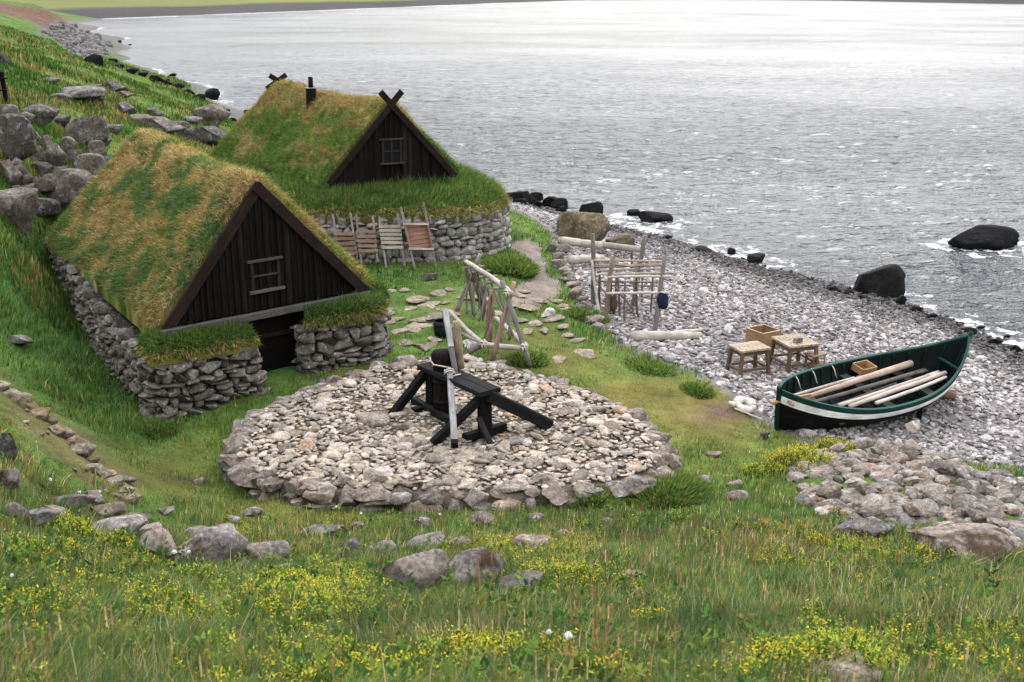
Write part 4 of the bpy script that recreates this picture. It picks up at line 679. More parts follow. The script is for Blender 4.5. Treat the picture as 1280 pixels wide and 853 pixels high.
blades(mb, P, g, h, w, ln*h[:, None]/.3*.75, colr); gro = tag(mb.build('grass', M_leaf, smooth=False, org=(0, 0, 0)), 'mixed green, yellow and straw coloured grass covering the slope and meadow', 'grass', kind='stuff')
m2 = 130000; ty = rng.uniform(22, 110, m2)**1.; ty = 22*(110/22)**rng.random(m2); tx = -ty*rng.uniform(.16, .56, m2)-rng.random(m2)*2; tq = T(tx, ty); k = (tq > .6) & ~inpoly(tx, ty, h1w) & ~inpoly(tx, ty, h2w) & ~onscreen(tx, ty, tq, BANK, 1.) & ~onscreen(tx, ty, tq, ROCKY, 1.)
pt = fbm(tx*.45, ty*.3, 4, 31); k &= rng.random(m2) < sst(.3, .6, pt)+.15; tx, ty, tq, pt = tx[k], ty[k], tq[k], pt[k]; n = len(tx); pt2 = fbm(tx*.8+5, ty*.5, 3, 33)
mb = MB(); blades(mb, np.stack([tx, ty, tq-.02], 1), np.tile(A3(0, 0, 1), (n, 1)), (.08+.3*pt)*rng.uniform(.5, 1.3, n), np.clip(.0011*ty, .02, .07), rng.normal(size=(n, 3))*A3(.14, .14, .03)+A3(.05, 0, 0), pick([GC['lush']*.8, GC['mid']*.8, GC['yel']*.8, GC['och']*.8, GC['straw']*.7], [sst(.45, .7, pt)*2+.2, .8+0*pt, .6*sst(.4, .7, pt2)+.1, sst(.5, .7, pt2)*1.2, .5*sst(.52, .72, pt2)]))
tag(mb.build('grass', M_leaf, smooth=False, org=(0, 0, 0)), 'rough tufted grass on the hillside left of the houses', 'grass', kind='stuff')
# taller dry seed stalks in front
n = 900; r = rng.uniform(4.6, 14, n); th = np.radians(rng.uniform(-33, 33, n)); sx_, sy_ = r*np.sin(th), r*np.cos(th); kk = (~inpoly(sx_, sy_, plat)) & (~inpoly(sx_, sy_, heap)) & (fbm(sx_*.6, sy_*.6, 3, 16) > .46); sx_, sy_ = sx_[kk], sy_[kk]; n = len(sx_); sz_ = T(sx_, sy_)
mb = MB(); hh = rng.uniform(.3, .55, n); ln = rng.normal(size=(n, 3))*.16+A3(.08, 0, 0); ln[:, 2] = 0
cst = pick([GC['straw'], GC['och'], GC['red']*1.2], [np.full(n, .6), np.full(n, .5), np.full(n, .5)]); P = np.stack([sx_, sy_, sz_-.02], 1); up = np.tile(A3(0, 0, 1), (n, 1)); blades(mb, P, up, hh, np.full(n, .006), ln, cst)
tips = P+up*hh[:, None]*.9+ln*.8
for q_ in range(5): blades(mb, tips-up*.02*q_+ln*.02, up, np.full(n, .045), np.full(n, .011), rng.normal(size=(n, 3))*.03, cst*.9)
tag(mb.build('seed_stalks', M_leaf, smooth=False, org=(0, 0, 0)), 'thin dry reddish grass stalks with seed heads on the front slope', 'grass', kind='stuff')
# broad leaved weeds among the grass
mb = MB(); nr_ = 2200; rr_ = 4.6*(15/4.6)**rng.random(nr_); tt_ = np.radians(rng.uniform(-34, 34, nr_)); wx_, wy_ = rr_*np.sin(tt_), rr_*np.cos(tt_); kk = ~inpoly(wx_, wy_, plat) & ~inpoly(wx_, wy_, heap) & (fbm(wx_*.9, wy_*.9, 3, 51) > .47); wx_, wy_ = wx_[kk], wy_[kk]; nr_ = len(wx_); wz_ = T(wx_, wy_); ct_ = pick([A3(.11, .19, .04), A3(.17, .23, .05), A3(.05, .12, .035), A3(.2, .2, .06)], [np.ones(nr_), np.ones(nr_)*.7, np.ones(nr_), np.ones(nr_)*.35]); sz_r = rng.uniform(.6, 1.3, nr_)
for q_ in range(11):
    a_ = rng.random(nr_)*6.28; dv = np.stack([np.cos(a_), np.sin(a_), rng.uniform(.3, 1.1, nr_)], 1); st0 = np.stack([wx_, wy_, wz_+rng.uniform(.03, .17, nr_)*sz_r], 1)+dv*A3(.03, .03, 0); blades(mb, st0, dv*.8, .052*sz_r*rng.uniform(.6, 1.2, nr_), .026*sz_r, np.stack([np.cos(a_), np.sin(a_), -.6+0*a_], 1)*.03, ct_*rng.uniform(.75, 1.25, (nr_, 1)))
tag(mb.build('leafy_weeds', M_leaf, smooth=False, org=(0, 0, 0)), 'small broad leaved weeds growing through the front grass', 'weeds', kind='stuff')
# small yellow flowers
def flowers(mb, C, rad, hgt, nst, cols, fs=.012):
    n = nst; a = rng.random(n)*6.28; q = np.sqrt(rng.random(n))*rad; x = C[0]+q*np.cos(a); y = C[1]+q*np.sin(a)*.8; z = T(x, y); h = hgt*rng.uniform(.55, 1.1, n)*(1-.45*(q/rad)**2); up = np.tile(A3(0, 0, 1), (n, 1)); ln = np.c_[(x-C[0])*.35, (y-C[1])*.35, 0*x]+rng.normal(size=(n, 3))*.02
    P = np.stack([x, y, z-.01], 1); blades(mb, P, up, h, np.full(n, .006), ln, pick([GC['mid'], GC['yel']], [np.ones(n), np.ones(n)])); tip = P+up*h[:, None]*.9+ln*.8
    for q_ in range(8):
        off = rng.normal(size=(n, 3))*A3(.018, .018, .03); blades(mb, tip+off-up*.02, up*.2+rng.normal(size=(n, 3))*.7, np.full(n, fs*1.5), np.full(n, fs), rng.normal(size=(n, 3))*.004, pick(cols, [np.ones(n)]*len(cols)))
    for q_ in range(5):
        f = rng.uniform(.15, .75); blades(mb, P+up*h[:, None]*f+ln*f*.5, up*.4+rng.normal(size=(n, 3))*.6, np.full(n, .065), np.full(n, .032), rng.normal(size=(n, 3))*.015, pick([GC['mid']*1.1, GC['lush'], GC['yel']*.8], [np.ones(n)]*3))
YEL = [A3(.62, .5, .02), A3(.5, .5, .05), A3(.72, .6, .05)]; LIM = [A3(.42, .46, .06), A3(.5, .5, .08), A3(.34, .4, .05)]
mb = MB()
FB = [(430,755,75,22),(380,740,70,18),(700,712,60,18),(560,810,160,40),(720,800,120,45),(1010,815,110,35),(960,690,120,25),(820,665,100,18),(150,690,120,30),(60,760,90,50),(280,760,140,40),(400,840,150,30),(1230,830,60,30),(650,690,60,10),(1090,700,80,16)]
for i in range(760):
    if rng.random() < .85: q_ = FB[rng.integers(0, len(FB))]; px, py = q_[0]+rng.normal()*q_[2]*.6, q_[1]+rng.normal()*q_[3]*.6
    else: px, py = rng.uniform(-60, 1340), rng.uniform(655, 900)
    if py > 910 or py < 650: continue
    b = G(px, py, False); v = fbm(b[0]*.75, b[1]*.75, 3, 18)
    if v < .4 or inpoly(b[:1], b[1:2], heap)[0]: continue
    flowers(mb, b, rng.uniform(.06, .22), rng.uniform(.14, .26), rng.integers(3, 16), YEL if rng.random() < .35 else LIM, .0125)
tag(mb.build('yellow_wildflowers', M_leaf, smooth=False, org=(0, 0, 0)), 'tiny yellow wildflowers dotted through the front grass', 'wildflowers', kind='stuff')
for px, py, rad, hgt, ns, cs, lb in [(1045,826,.33,.28,190,LIM,'big lime yellow flowering clump near the bottom right'),(975,830,.2,.26,60,YEL,'golden flower clump left of the big lime clump at the bottom'),(90,650,.16,.2,90,LIM,'bright lime yellow clump between the leftmost rocks of the row'),(430,762,.3,.24,110,LIM,'pale yellow flowering clump left of the wedge shaped rock'),(390,740,.3,.22,70,LIM,'loose pale yellow flower patch uphill from the pale clump'),
  (1000,566,.5,.3,150,YEL,'golden flower patch at the stern of the boat'),(1045,552,.3,.3,90,YEL,'golden flower tuft between boat side and stone heap'),(955,580,.3,.22,60,YEL,'thin golden flowers left of the stone heap'),(700,715,.35,.22,60,YEL,'yellow flower patch right of the low grey rock'),(1060,680,.16,.25,40,LIM,'pale upright flower clump under the low rock outcrop'),(350,760,.25,.2,40,YEL,'yellow flowers scattered below the curved rock row'),(590,812,.25,.22,40,YEL,'yellow flower clump at the bottom middle')]:
    b = G(px, py+12); mb = MB(); flowers(mb, b, rad, hgt, int(ns*1.5), cs, .0125); tag(mb.build('flower_clump', M_leaf, smooth=False, org=b), lb, 'flowers', 'clumps of yellow flowers')
def tussock(px, py, rad, hg, n, lb, cols=(GC['lush'], GC['mid'], GC['mid'], GC['yel'])):
    b = G(px, py); a = rng.random(n)*6.28; q = np.sqrt(rng.random(n)); x = b[0]+q*rad*np.cos(a); y = b[1]+q*rad*np.sin(a); z = T(x, y)+(1-q**2)*hg*.55; D = depth(b)
    nn = np.stack([np.cos(a)*q, np.sin(a)*q, np.full(n, .9)], 1); mb = MB(); blades(mb, np.stack([x, y, z-.05], 1), nn*.8, rng.uniform(.5, 1.1, n)*hg*.8, np.full(n, .001*D), nn*A3(.12, .12, 0)+rng.normal(size=(n, 3))*.05, pick(list(cols), [np.ones(n)]*len(cols)))
    u, f = ico(3); u = u*A3(rad*.9, rad*.9, hg*.55)+A3(b[0], b[1], tz(b[0], b[1])-.05); mb.add(u, f, GC['lush']*.8); tag(mb.build('grass_tussock', M_leaf, org=b), lb, 'tussock', 'thick grass tussocks')
tussock(637, 338, .62, .42, 5000, 'round dense green grass mound beside the dirt path'); tussock(196, 538, .26, .22, 1400, 'small dark tussock by the near house wall corner'); tussock(812, 462, .5, .18, 1800, 'low green tuft in the yellow turf beside the beach'); tussock(872, 490, .28, .2, 1000, 'small green tuft near the stools'); tussock(735, 398, .4, .3, 1800, 'green tuft along the edge below the beach rack'); tussock(660, 452, .35, .25, 1600, 'green tuft at the foot of the long drying rack'); tussock(735, 628, .42, .34, 3500, 'green tuft against the front rim of the platform'); tussock(828, 620, .6, .36, 5000, 'green tuft at the right corner of the platform rim')
# dandelion clocks
for px, py, big in [(66,600,.9),(102,616,.8),(127,615,.7),(221,690,1.),(710,798,1.1),(678,792,.7),(420,634,.8),(450,642,.8),(551,643,.8),(16,722,.6),(240,690,.7),(960,545,.5)]:
    D0 = depth(G(px, py)); hg = rng.uniform(.2, .3); b = G(px, py+hg*FPX*cp/D0); c = b+A3(rng.normal()*.02, 0, hg); t = thing('dandelion_clock', 'white dandelion seed head on a thin stem in the grass', 'dandelion', b, 'dandelion seed heads')
    mb = MB(); tube(mb, [b-A3(0, 0, .03), b*.5+c*.5+A3(.01, 0, 0), c], .003, 5, A3(.16, .17, .05)); mb.build('stem', M_leaf, t)
    v, f = ico(1); mb = MB(); rad = .024*big; mb.add(v*rad*.55+c, f, A3(.7, .7, .66)); dirs = nrm(1)*0+rng.normal(size=(70, 3)); dirs /= np.linalg.norm(dirs, axis=1)[:, None]; blades(mb, c+dirs*rad*.4, dirs, np.full(70, rad*.7), np.full(70, rad*.45), rng.normal(size=(70, 3))*rad*.2, np.full((70, 3), .78)); mb.build('seed_head', M_puff, t)
# ------------------------------------------------------------------ capstan
zp = 1.88; D0 = U(561, 517, zp); cb_ = thing('capstan', 'black tarred wooden capstan with grey lever bars standing on the round stone platform', 'capstan', D0)
lp, rp = U(541, 512, zp), U(606, 544, zp); ax2 = nrm((rp-lp)*A3(1, 1, 0)); pr2 = A3(-ax2[1], ax2[0], 0)
Dc = lp+ax2*(ax2@(D0-lp)); ztop = Yp(561, 438, Dc[1])[2]; BK = A3(.008, .0078, .0085)
mb = MB(); zz = np.array([-.05, .3, .6, ztop-zp-.24, ztop-zp-.2, ztop-zp-.08, ztop-zp-.02, ztop-zp]); tube(mb, Dc+np.c_[0*zz, 0*zz, zz], [.19, .175, .165, .165, .2, .2, .17, .09], 16, A3(.012, .008, .007)); dr_ = mb.build('drum', M_tar, cb_)
mb = MB()
for z_ in (.25, .62): mb = MB(); tube(mb, Dc+np.c_[[0, 0], [0, 0], [z_, z_+.06]], .188, 16, A3(.03, .02, .018)); mb.build('iron_band', M_black, dr_)
zl = Yp(541, 457, lp[1])[2]; zr = Yp(608, 489, rp[1])[2]; zh = (zl+zr)/2
for p_ in (lp, rp):
    mb = MB(); bar(mb, p_-A3(0, 0, .05), A3(p_[0], p_[1], zh-.05), .2, .17, ax2, BK, .1, 5, .01); mb.build('frame_post', M_tar, cb_, smooth=False)
    mb = MB(); bar(mb, p_-pr2*.42+A3(0, 0, .05), p_+pr2*.42+A3(0, 0, .05), .14, .14, (0, 0, 1), BK, .1); mb.build('foot_beam', M_tar, cb_, smooth=False)
mb = MB()
for sg in (-1, 1): bar(mb, A3(*lp[:2], zh)-ax2*.14+pr2*.108*sg, A3(*rp[:2], zh)+ax2*.16+pr2*.108*sg, .212, .085, (0, 0, 1), BK*2.2, .08, 6, .006)
mb.build('head_beam', M_tar, cb_, smooth=False)
GB = A3(.2, .195, .195)
for a_, b_, w_, h_, c_ in [(A3(*lp[:2], zh-.04)-ax2*.08, U(489, 521, zp), .15, .13, BK), (A3(*rp[:2], zh-.06)+ax2*.08, U(686, 531, zp+.02), .2, .2, BK*2.), (A3(*rp[:2], zh-.12)-ax2*.04, U(541, 555, zp-.02), .14, .13, BK*1.3), (U(517, 500, zp+.12), U(562, 526, zp+.06), .12, .12, BK*1.8), (Yp(598, 522, rp[1]-.12), U(614, 557, zp-.04), .1, .05, BK*3.5)]:
    mb = MB(); bar(mb, a_, b_, w_, h_, (0, 0, 1), c_, .08, 6, .008); mb.build('brace', M_tar, cb_, smooth=False)
bA, bB = Yp(562, 463, Dc[1]-.22), Yp(568, 552, Dc[1]-1.75)
mb = MB(); bar(mb, bA, bB, .105, .105, (0, 0, 1), GB*1.15, .1, 8, .006); lb_ = mb.build('lever_bar', M_wood, cb_, smooth=False)
mb = MB(); bar(mb, bB, bB+nrm(bB-bA)*.1, .112, .112, (0, 0, 1), BK, .1); mb.build('dark_end', M_tar, lb_, smooth=False)
mb = MB(); pC, pD, pE = Yp(571, 478, Dc[1]-.32), Yp(564, 436, Dc[1]-.1), Yp(557, 390, Dc[1]+.9); pole(mb, pC, pD, .045, .05, GB*.8); bar(mb, pD, pE, .1, .1, (0, 0, 1), GB*1.3, .1, 6, .008); mb.build('lever_bar', M_wood, cb_, smooth=False)
mb = MB(); pole(mb, Yp(575, 440, Dc[1]+.14)-A3(0, 0, .3), Yp(570, 402, Dc[1]+.14), .075, .07, A3(.34, .27, .19), .01, 12); mb.build('spindle', M_wood, cb_)
mb = MB()
def loop(mb, c, ax, r_, th_=.012, n=14, turns=1):
    ax = nrm(ax); s = nrm(np.cross(ax, A3(.3, .2, 1))); u = np.cross(ax, s); a = np.linspace(0, 2*math.pi*turns, n*turns+1); tube(mb, c+np.cos(a)[:, None]*s*r_+np.sin(a)[:, None]*u*r_+ax*(a/(2*math.pi*turns)-.5)[:, None]*.05*turns, th_, 6, A3(1, 1, 1))
loop(mb, bA+(bB-bA)*.04, bB-bA, .09, .012, 12, 2); loop(mb, Yp(570, 470, Dc[1]-.3), pC-pD, .08, .011, 12, 2); tube(mb, [bA+A3(.02, -.05, .06), Dc+A3(-.15, -.18, ztop-zp-.2), Dc+A3(-.22, .05, ztop-zp-.16)], .012, 6)
mb.build('rope_lashing', M_rope, cb_)
# wooden tub behind
b = U(552, 419, 1.95); mb = MB(); zz = np.array([0, .15, .32, .32, .1]); tube(mb, b+np.c_[0*zz, 0*zz, zz], [.15, .165, .175, .14, .12], 14, A3(.03, .03, .033)); tb_ = thing('tub', 'small dark tub on the stepping stones behind the capstan', 'tub', b); mb.build('body', M_tar, tb_); mb = MB(); loop(mb, b+A3(0, 0, .25), A3(0, 0, 1), .178, .01); mb.build('hoop', M_black, tb_)
# ------------------------------------------------------------------ long drying rack (A frames and ridge pole)
za = 1.82; nr, nl = U(662, 457, za), U(615, 452, za); rk_ = thing('drying_rack', 'long drying rack of crossed grey poles with a ridge pole, behind the capstan', 'drying rack', (nr+nl)/2)
ym = (nr[1]+nl[1])/2+.1; fl_, fr_ = U(568, 393, za+.05), U(593, 394, za+.05); yf = (fl_[1]+fr_[1])/2
def P1(nm, a, b_, r_, r2=None, c=WG, m=M_wood, par=rk_, bend=.012):
    mb = MB(); pole(mb, a, b_, r_, r2, c, bend); return mb.build(nm, m, par)
P1('leg', nr, Yp(627, 351, ym), .055, .045, WG*.8); P1('leg', nl, Yp(643, 353, ym), .05, .045, A3(.3, .2, .15))
P1('leg', fl_, Yp(600, 318, yf-.1), .05, .045, WG*1.05); P1('leg', fr_, Yp(580, 320, yf-.1), .05, .04, WG*.6)
P1('ridge_pole', Yp(582, 327, yf-.15), Yp(640, 367, ym-.15), .05, .055, WW*.95)
P1('lower_rail', U(604, 431, za+.3), U(656, 436, za+.3), .06, .055, WW*1.05); P1('lower_rail', Yp(657, 432, nr[1]+.05), U(620, 398, za+.15), .06, .05, WW*.95); P1('lower_rail', Yp(605, 431, nl[1]), U(562, 389, za+.35), .05, .04, WW*.9); P1('lower_rail', Yp(578, 417, 22.6), Yp(604, 429, nl[1]+.02), .04, .04, WW*.8); P1('lower_rail', Yp(585, 440, nl[1]), Yp(604, 429, nl[1]+.03), .07, .07, WG*.7)
for x0, y0, x1, y1, yy in [(583,354,584,394,.02),(592,352,593,396,.12),(626,394,626,427,.75),(636,380,637,425,.8),(607,352,606,390,.45)]:
    yy = yf+(ym-yf)*yy; P1('upright', Yp(x1, y1, yy), Yp(x0, y0, yy), .03, .025, WG*.85)
for xa, ya, xb_, yb_, f_ in [(590,343,573,389,.05),(609,354,599,402,.5),(621,360,641,420,.85),(599,330,613,374,.35),(611,345,631,394,.6),(586,336,604,388,.2)]: yy = yf+(ym-yf)*f_; P1('stick', Yp(xb_, yb_, yy-.15), Yp(xa, ya, yy), .026, .018, WG*rng.uniform(.5, 1.1), bend=.03)
for i, (x0, x1, y_) in enumerate([(581,605,334),(590,613,340),(599,622,346),(608,630,353),(616,640,360)]):
    yy = yf+(ym-yf)*(i+.6)/5.6; P1('cross_stick', Yp(x0, y_+1, yy), Yp(x1, y_-1, yy), .03, .024, WG*.9)
for p_ in (Yp(604, 430, nl[1]-.03), Yp(655, 434, nr[1]-.02), Yp(634, 366, ym-.1)): mb = MB(); loop(mb, p_, A3(1, .3, .2), .075, .016, 12, 2); loop(mb, p_, A3(.2, .4, 1), .075, .014, 12, 2); mb.build('rope_lashing', M_rope, rk_)
def hang(name, lb, px0, py0, px1, py1, yy, k_, c, wd):
    a, b_ = Yp(px0, py0, yy), Yp(px1, py1, yy-.05); mb = MB()
    for i in range(k_):
        o = rng.normal(size=3)*A3(wd, wd, .03); f = np.linspace(0, 1, 8)[:, None]; e_ = b_+rng.normal(size=3)*A3(wd*1.1, wd*1.4, .12); Pq = a+o+(e_-a-o)*f+rng.normal(size=(8, 3))*.02; tube(mb, Pq, .03*np.array([.4, .9, 1.2, 1.3, 1.15, 1, .7, .3])*rng.uniform(.7, 1.2), 7, c*rng.uniform(.7, 1.3), .5)
    tag(mb.build(name, M_wood, org=a), lb, 'dried fish', 'dried catch hanging from the long rack')
hang('dried_fish', 'grey bundle hanging limp from the middle of the long drying rack', 603, 352, 603, 394, yf+(ym-yf)*.45, 7, A3(.2, .18, .165), .06); hang('dried_fish', 'long reddish strips hanging near the front of the long drying rack', 617, 364, 607, 428, yf+(ym-yf)*.75, 6, A3(.32, .2, .16), .05); hang('dried_fish', 'short dark strips hanging at the far end of the long drying rack', 592, 336, 598, 374, yf+(ym-yf)*.25, 4, A3(.12, .09, .075), .04)
# ------------------------------------------------------------------ beach rack
rb = thing('beach_rack', 'open rack of upright posts and thin rails on the shingle beach', 'rack', U(785, 400, 1.2))
q1, q2, q3, q4 = G(757, 400), G(818, 417), G(741, 380), G(790, 384); PB = lambda *a, **kw: P1(*a, par=rb, **kw)
for g_, t_, r_, c in [(q1, Yp(766, 320, q1[1]+.05), .06, A3(.26, .2, .16)), (q2, Yp(831, 320, q2[1]+.1), .06, WG*.85), (q3, Yp(741, 292, q3[1]), .06, WG*.6), (q4, Yp(806, 294, q4[1]+.1), .065, WG*.75), (G(753, 405), Yp(740, 326, q3[1]-.15), .04, WG), (G(775, 398), Yp(772, 345, q1[1]+.7), .03, A3(.16, .12, .1)), (G(813, 388), Yp(816, 345, q2[1]+1.), .03, WG*.8), (G(763, 392), Yp(764, 345, q1[1]+.4), .035, A3(.12, .09, .07)), (G(790, 340), Yp(790, 312, G(790, 340)[1]), .04, A3(.1, .08, .07)), (G(803, 372), Yp(803, 344, G(803, 372)[1]), .025, WG*.7)]:
    PB('post', g_-A3(0, 0, .15), t_, r_, r_*.85, c)
for a_, b_, r_, c in [((742,326,q3[1]-.1),(828,327,q4[1]-.6),.028,A3(.42,.3,.22)), ((742,334,q3[1]-.4),(829,332,q4[1]-1),.028,A3(.22,.17,.15)), ((746,339,q3[1]-.8),(828,336,q4[1]-1.4),.03,WW*.8), ((760,347,q1[1]-.08),(839,346,q2[1]-.08),.032,WW*1.02), ((758,367,q1[1]-.1),(835,366,q2[1]-.1),.032,WW), ((750,352,q1[1]+.9),(826,353,q2[1]+1.2),.025,WG*.7), ((770,360,q1[1]+.3),(792,388,q1[1]+.2),.03,A3(.2,.13,.1)), ((742,345,q3[1]-.05),(760,372,q1[1]),.02,WG*.6)]:
    PB('rail', Yp(*a_), Yp(*b_), r_, r_*.9, c)
for (xa, ya, da), (xb_, yb_, db), r_, c in [((744,331,-.25),(826,330,-.8),.026,WG), ((748,343,-1.),(832,341,-1.2),.03,WW*.85), ((755,357,.5),(822,358,.8),.024,WG*.6), ((739,350,-.3),(768,352,.2),.022,WG*.8), ((808,338,-.2),(836,351,.1),.02,WG*.9), ((764,331,-.6),(800,336,-1.4),.02,A3(.16,.12,.1))]: PB('rail', Yp(xa, ya, q3[1]+da), Yp(xb_, yb_, (q4[1] if xb_ > 790 else q3[1])+db), r_, r_*.85, c)
for px_, py_, pt_, r_, c in [(781,405,352,.03,WG*.7),(797,396,340,.03,A3(.14,.11,.09)),(749,392,336,.035,A3(.13,.1,.08)),(824,402,350,.025,WG*.9),(770,385,338,.028,WG*.5)]: g_ = G(px_, py_); PB('post', g_-A3(0, 0, .1), Yp(px_+rng.uniform(-3, 3), pt_, g_[1]), r_, r_*.8, c)
mb = MB()
for i in range(3): hx_ = A3(rng.normal()*.04, rng.normal()*.04, 0); aa = Yp(829, 366, q2[1]-.05)+hx_; bb = Yp(829, 386, q2[1]-.05)+hx_; tube(mb, aa+(bb-aa)*np.linspace(0, 1, 6)[:, None], [.05, .08, .1, .1, .09, .06], 8, wob=.4)
tag(mb.build('hanging_cloth', M_cloth), 'dark blue cloth hanging at the right end of the beach rack', 'cloth')
for pxa, pya, pxb, pyb, yy, lb in [(768,368,767,392,0,'dark brown strip hanging at the front of the beach rack'),(796,346,793,362,.9,'pale fish with dark tail hanging inside the beach rack')]:
    mb = MB(); aa, bb = Yp(pxa, pya, q1[1]+yy), Yp(pxb, pyb, q1[1]+yy); tube(mb, aa+(bb-aa)*np.linspace(0, 1, 7)[:, None]+rng.normal(size=(7, 3))*.012, [.02, .05, .08, .085, .07, .05, .02], 8, A3(.1, .06, .04) if yy == 0 else A3(.4, .35, .3), .4); tag(mb.build('dried_fish', M_wood), lb, 'dried fish')
def log(lb, a, b_, r_, r2, c):
    mb = MB(); P_ = A3(*a)+(A3(*b_)-A3(*a))*np.linspace(0, 1, 12)[:, None]+rng.normal(size=(12, 3))*.005; rr = np.linspace(r_, r2, 12)*(1+.02*rng.normal(size=12)); rr[0] *= .9; tube(mb, P_, rr, 14, c, .04); tag(mb.build('driftwood_log', M_wood), lb, 'log', 'driftwood logs on the beach')
a = G(792, 428); b = G(876, 426); log('thick bleached log lying on the shingle in front of the beach rack', a+A3(0, .05, .12), b+A3(0, .05, .1), .135, .09, WW*.92)
a = G(838, 424); b = G(880, 421); log('thin pale branch lying behind the thick bleached log', a+A3(0, .2, .08), b+A3(0, .3, .08), .06, .04, WW*.9)
a = G(700, 311); b = G(749, 315); log('pale log left of the beach rack, farthest back', a+A3(0, 0, .25), b+A3(0, -.4, .3), .13, .12, WW*.9); a = G(747, 317); b = G(803, 322); log('grey log lying behind the beach rack posts', a+A3(0, 0, .3), b+A3(0, 0, .25), .11, .1, WG*1.15); a = G(713, 334); b = G(752, 331); log('short white log beside the path edge, left of the beach rack', a+A3(0, 0, .2), b+A3(0, 0, .2), .13, .11, WW*.9)
# ------------------------------------------------------------------ hand barrows leaning on the far house wall
def barrow(lb, l0, l1, r0_, r1_, slats, tray=False, c=WB):
    def pt(px, py, top): 
        if top: return Yp(px, py, 29.62)
        g_ = U(px, py, 1.87); g_[1] = min(g_[1], 29.2); return Yp(px, py, g_[1])
    a0, a1, b0, b1 = pt(*l0, 1), pt(*l1, 0), pt(*r0_, 1), pt(*r1_, 0); t = thing('hand_barrow', lb, 'hand barrow', (a1+b1)/2, 'wooden hand barrows leaning on the far house wall'); out = nrm(np.cross(a1-a0, b0-a0)); out = out if out[1] < 0 else -out
    for p_, q_ in ((a0, a1), (b0, b1)): mb = MB(); bar(mb, p_, q_, .055, .05, out, WG*.85, .15, 6, .005); mb.build('rail', M_wood, t, smooth=False)
    for y_ in slats:
        fa, fb_ = (y_-l0[1])/(l1[1]-l0[1]), (y_-r0_[1])/(r1_[1]-r0_[1]); pa, pb = a0+(a1-a0)*fa+out*.045, b0+(b1-b0)*fb_+out*.045; d_2 = nrm(pb-pa); mb = MB(); bar(mb, pa-d_2*.04, pb+d_2*.04, .03, .085 if not tray else .06, nrm(a0-a1), c, .1, 3, .004); mb.build('slat', M_wood, t, smooth=False)
    if tray:
        f0, f1 = (slats[0]-l0[1])/(l1[1]-l0[1]), (slats[-1]-l0[1])/(l1[1]-l0[1]); c0, c1, c2, c3 = [p_+(q_-p_)*f_-out*.06 for p_, q_, f_ in ((a0, a1, f0), (b0, b1, f0), (b0, b1, f1), (a0, a1, f1))]; mb = MB(); k_ = 6
        for i in range(k_): f_ = (i+.5)/k_; bar(mb, c0+(c3-c0)*f_, c1+(c2-c1)*f_, np.linalg.norm(c3-c0)/k_*.96, .03, out, A3(.24, .135, .1), .1, 3)
        mb.build('tray_bottom', M_wood, t, smooth=False)
        for p_, q_ in ((c0, c3), (c1, c2)): mb = MB(); bar(mb, p_+out*.04, q_+out*.04, .03, .15, nrm(b0-a0)*0+out, A3(.2, .12, .09), .1, 3); mb.build('tray_side', M_wood, t, smooth=False)
barrow('brown slatted hand barrow partly hidden by the near house roof, leftmost of four', (416,268), (424,326), (438,266), (446,322), [293,299,305,311,317], c=A3(.2, .13, .09))
barrow('brown slatted hand barrow second from the near house roof', (445,268), (452,330), (466,270), (472,328), [290,296,302,308,314], c=A3(.24, .165, .12))
barrow('pale grey slatted hand barrow with wide top board, third of four', (474,271), (483,336), (497,267), (506,334), [284,289,294,299,304,310], c=A3(.34, .29, .24))
barrow('hand barrow with a reddish open tray between its rails, rightmost of four', (501,259), (519,338), (529,253), (545,334), [281,312], True, c=A3(.36, .31, .25))
# ------------------------------------------------------------------ boat
Na, Fa = U(969, 486, 1.93), U(1203, 414, 2.15); hd_ = nrm((Fa-Na)*A3(1, 1, 0)); Lb = np.linalg.norm((Fa-Na)[:2]); cc_ = (Na+Fa)/2; gz_ = (tz(*(Na+(Fa-Na)*.25)[:2])+tz(*(Na+(Fa-Na)*.75)[:2]))/2
Lb *= .985; cc_ = cc_-hd_*.17; base = A3(cc_[0], cc_[1], gz_+.03); yaw = math.atan2(hd_[1], hd_[0])
bt = thing('rowing_boat', 'dark green open rowing boat with a white stripe, drawn up on the shingle', 'boat', base)
XF = Matrix.Translation(Vector(base)) @ Matrix.Rotation(yaw, 4, 'Z') @ Matrix.Rotation(math.radians(1.), 4, 'Y') @ Matrix.Rotation(math.radians(13), 4, 'X')
Bh = .84
def bh(u): return Bh*np.clip(1-np.abs(u)**2.3, 0, 1)**.85+.02
def sheer(u): return .68+.36*np.abs(u)**2.2+.26*(u > 0)*np.abs(u)**6
def keel(u): return .02+.10*np.abs(u)**4
def hullp(u, t, inset=0.):
    f = (1-(1-t)**2.3)**.9; g = t**1.35; x = u*Lb/2*(1-.10*(1-t)*np.abs(u)**4); y = np.maximum(bh(u)*(f*.93+.07*t)-inset, .004); z = keel(u)+(sheer(u)-keel(u))*g+inset*(1-t)*.8
    return x, y, z
def hullgrid(t0, t1, nt, inset, lap=0.):
    u = np.linspace(-1, 1, 61); t = np.linspace(t0, t1, nt); Uu, Tt = np.meshgrid(u, t, indexing='ij'); x, y, z = hullp(Uu, Tt, inset); y = y+lap*((Tt*6) % 1)*-1+lap; return np.stack([x, y, z], -1)
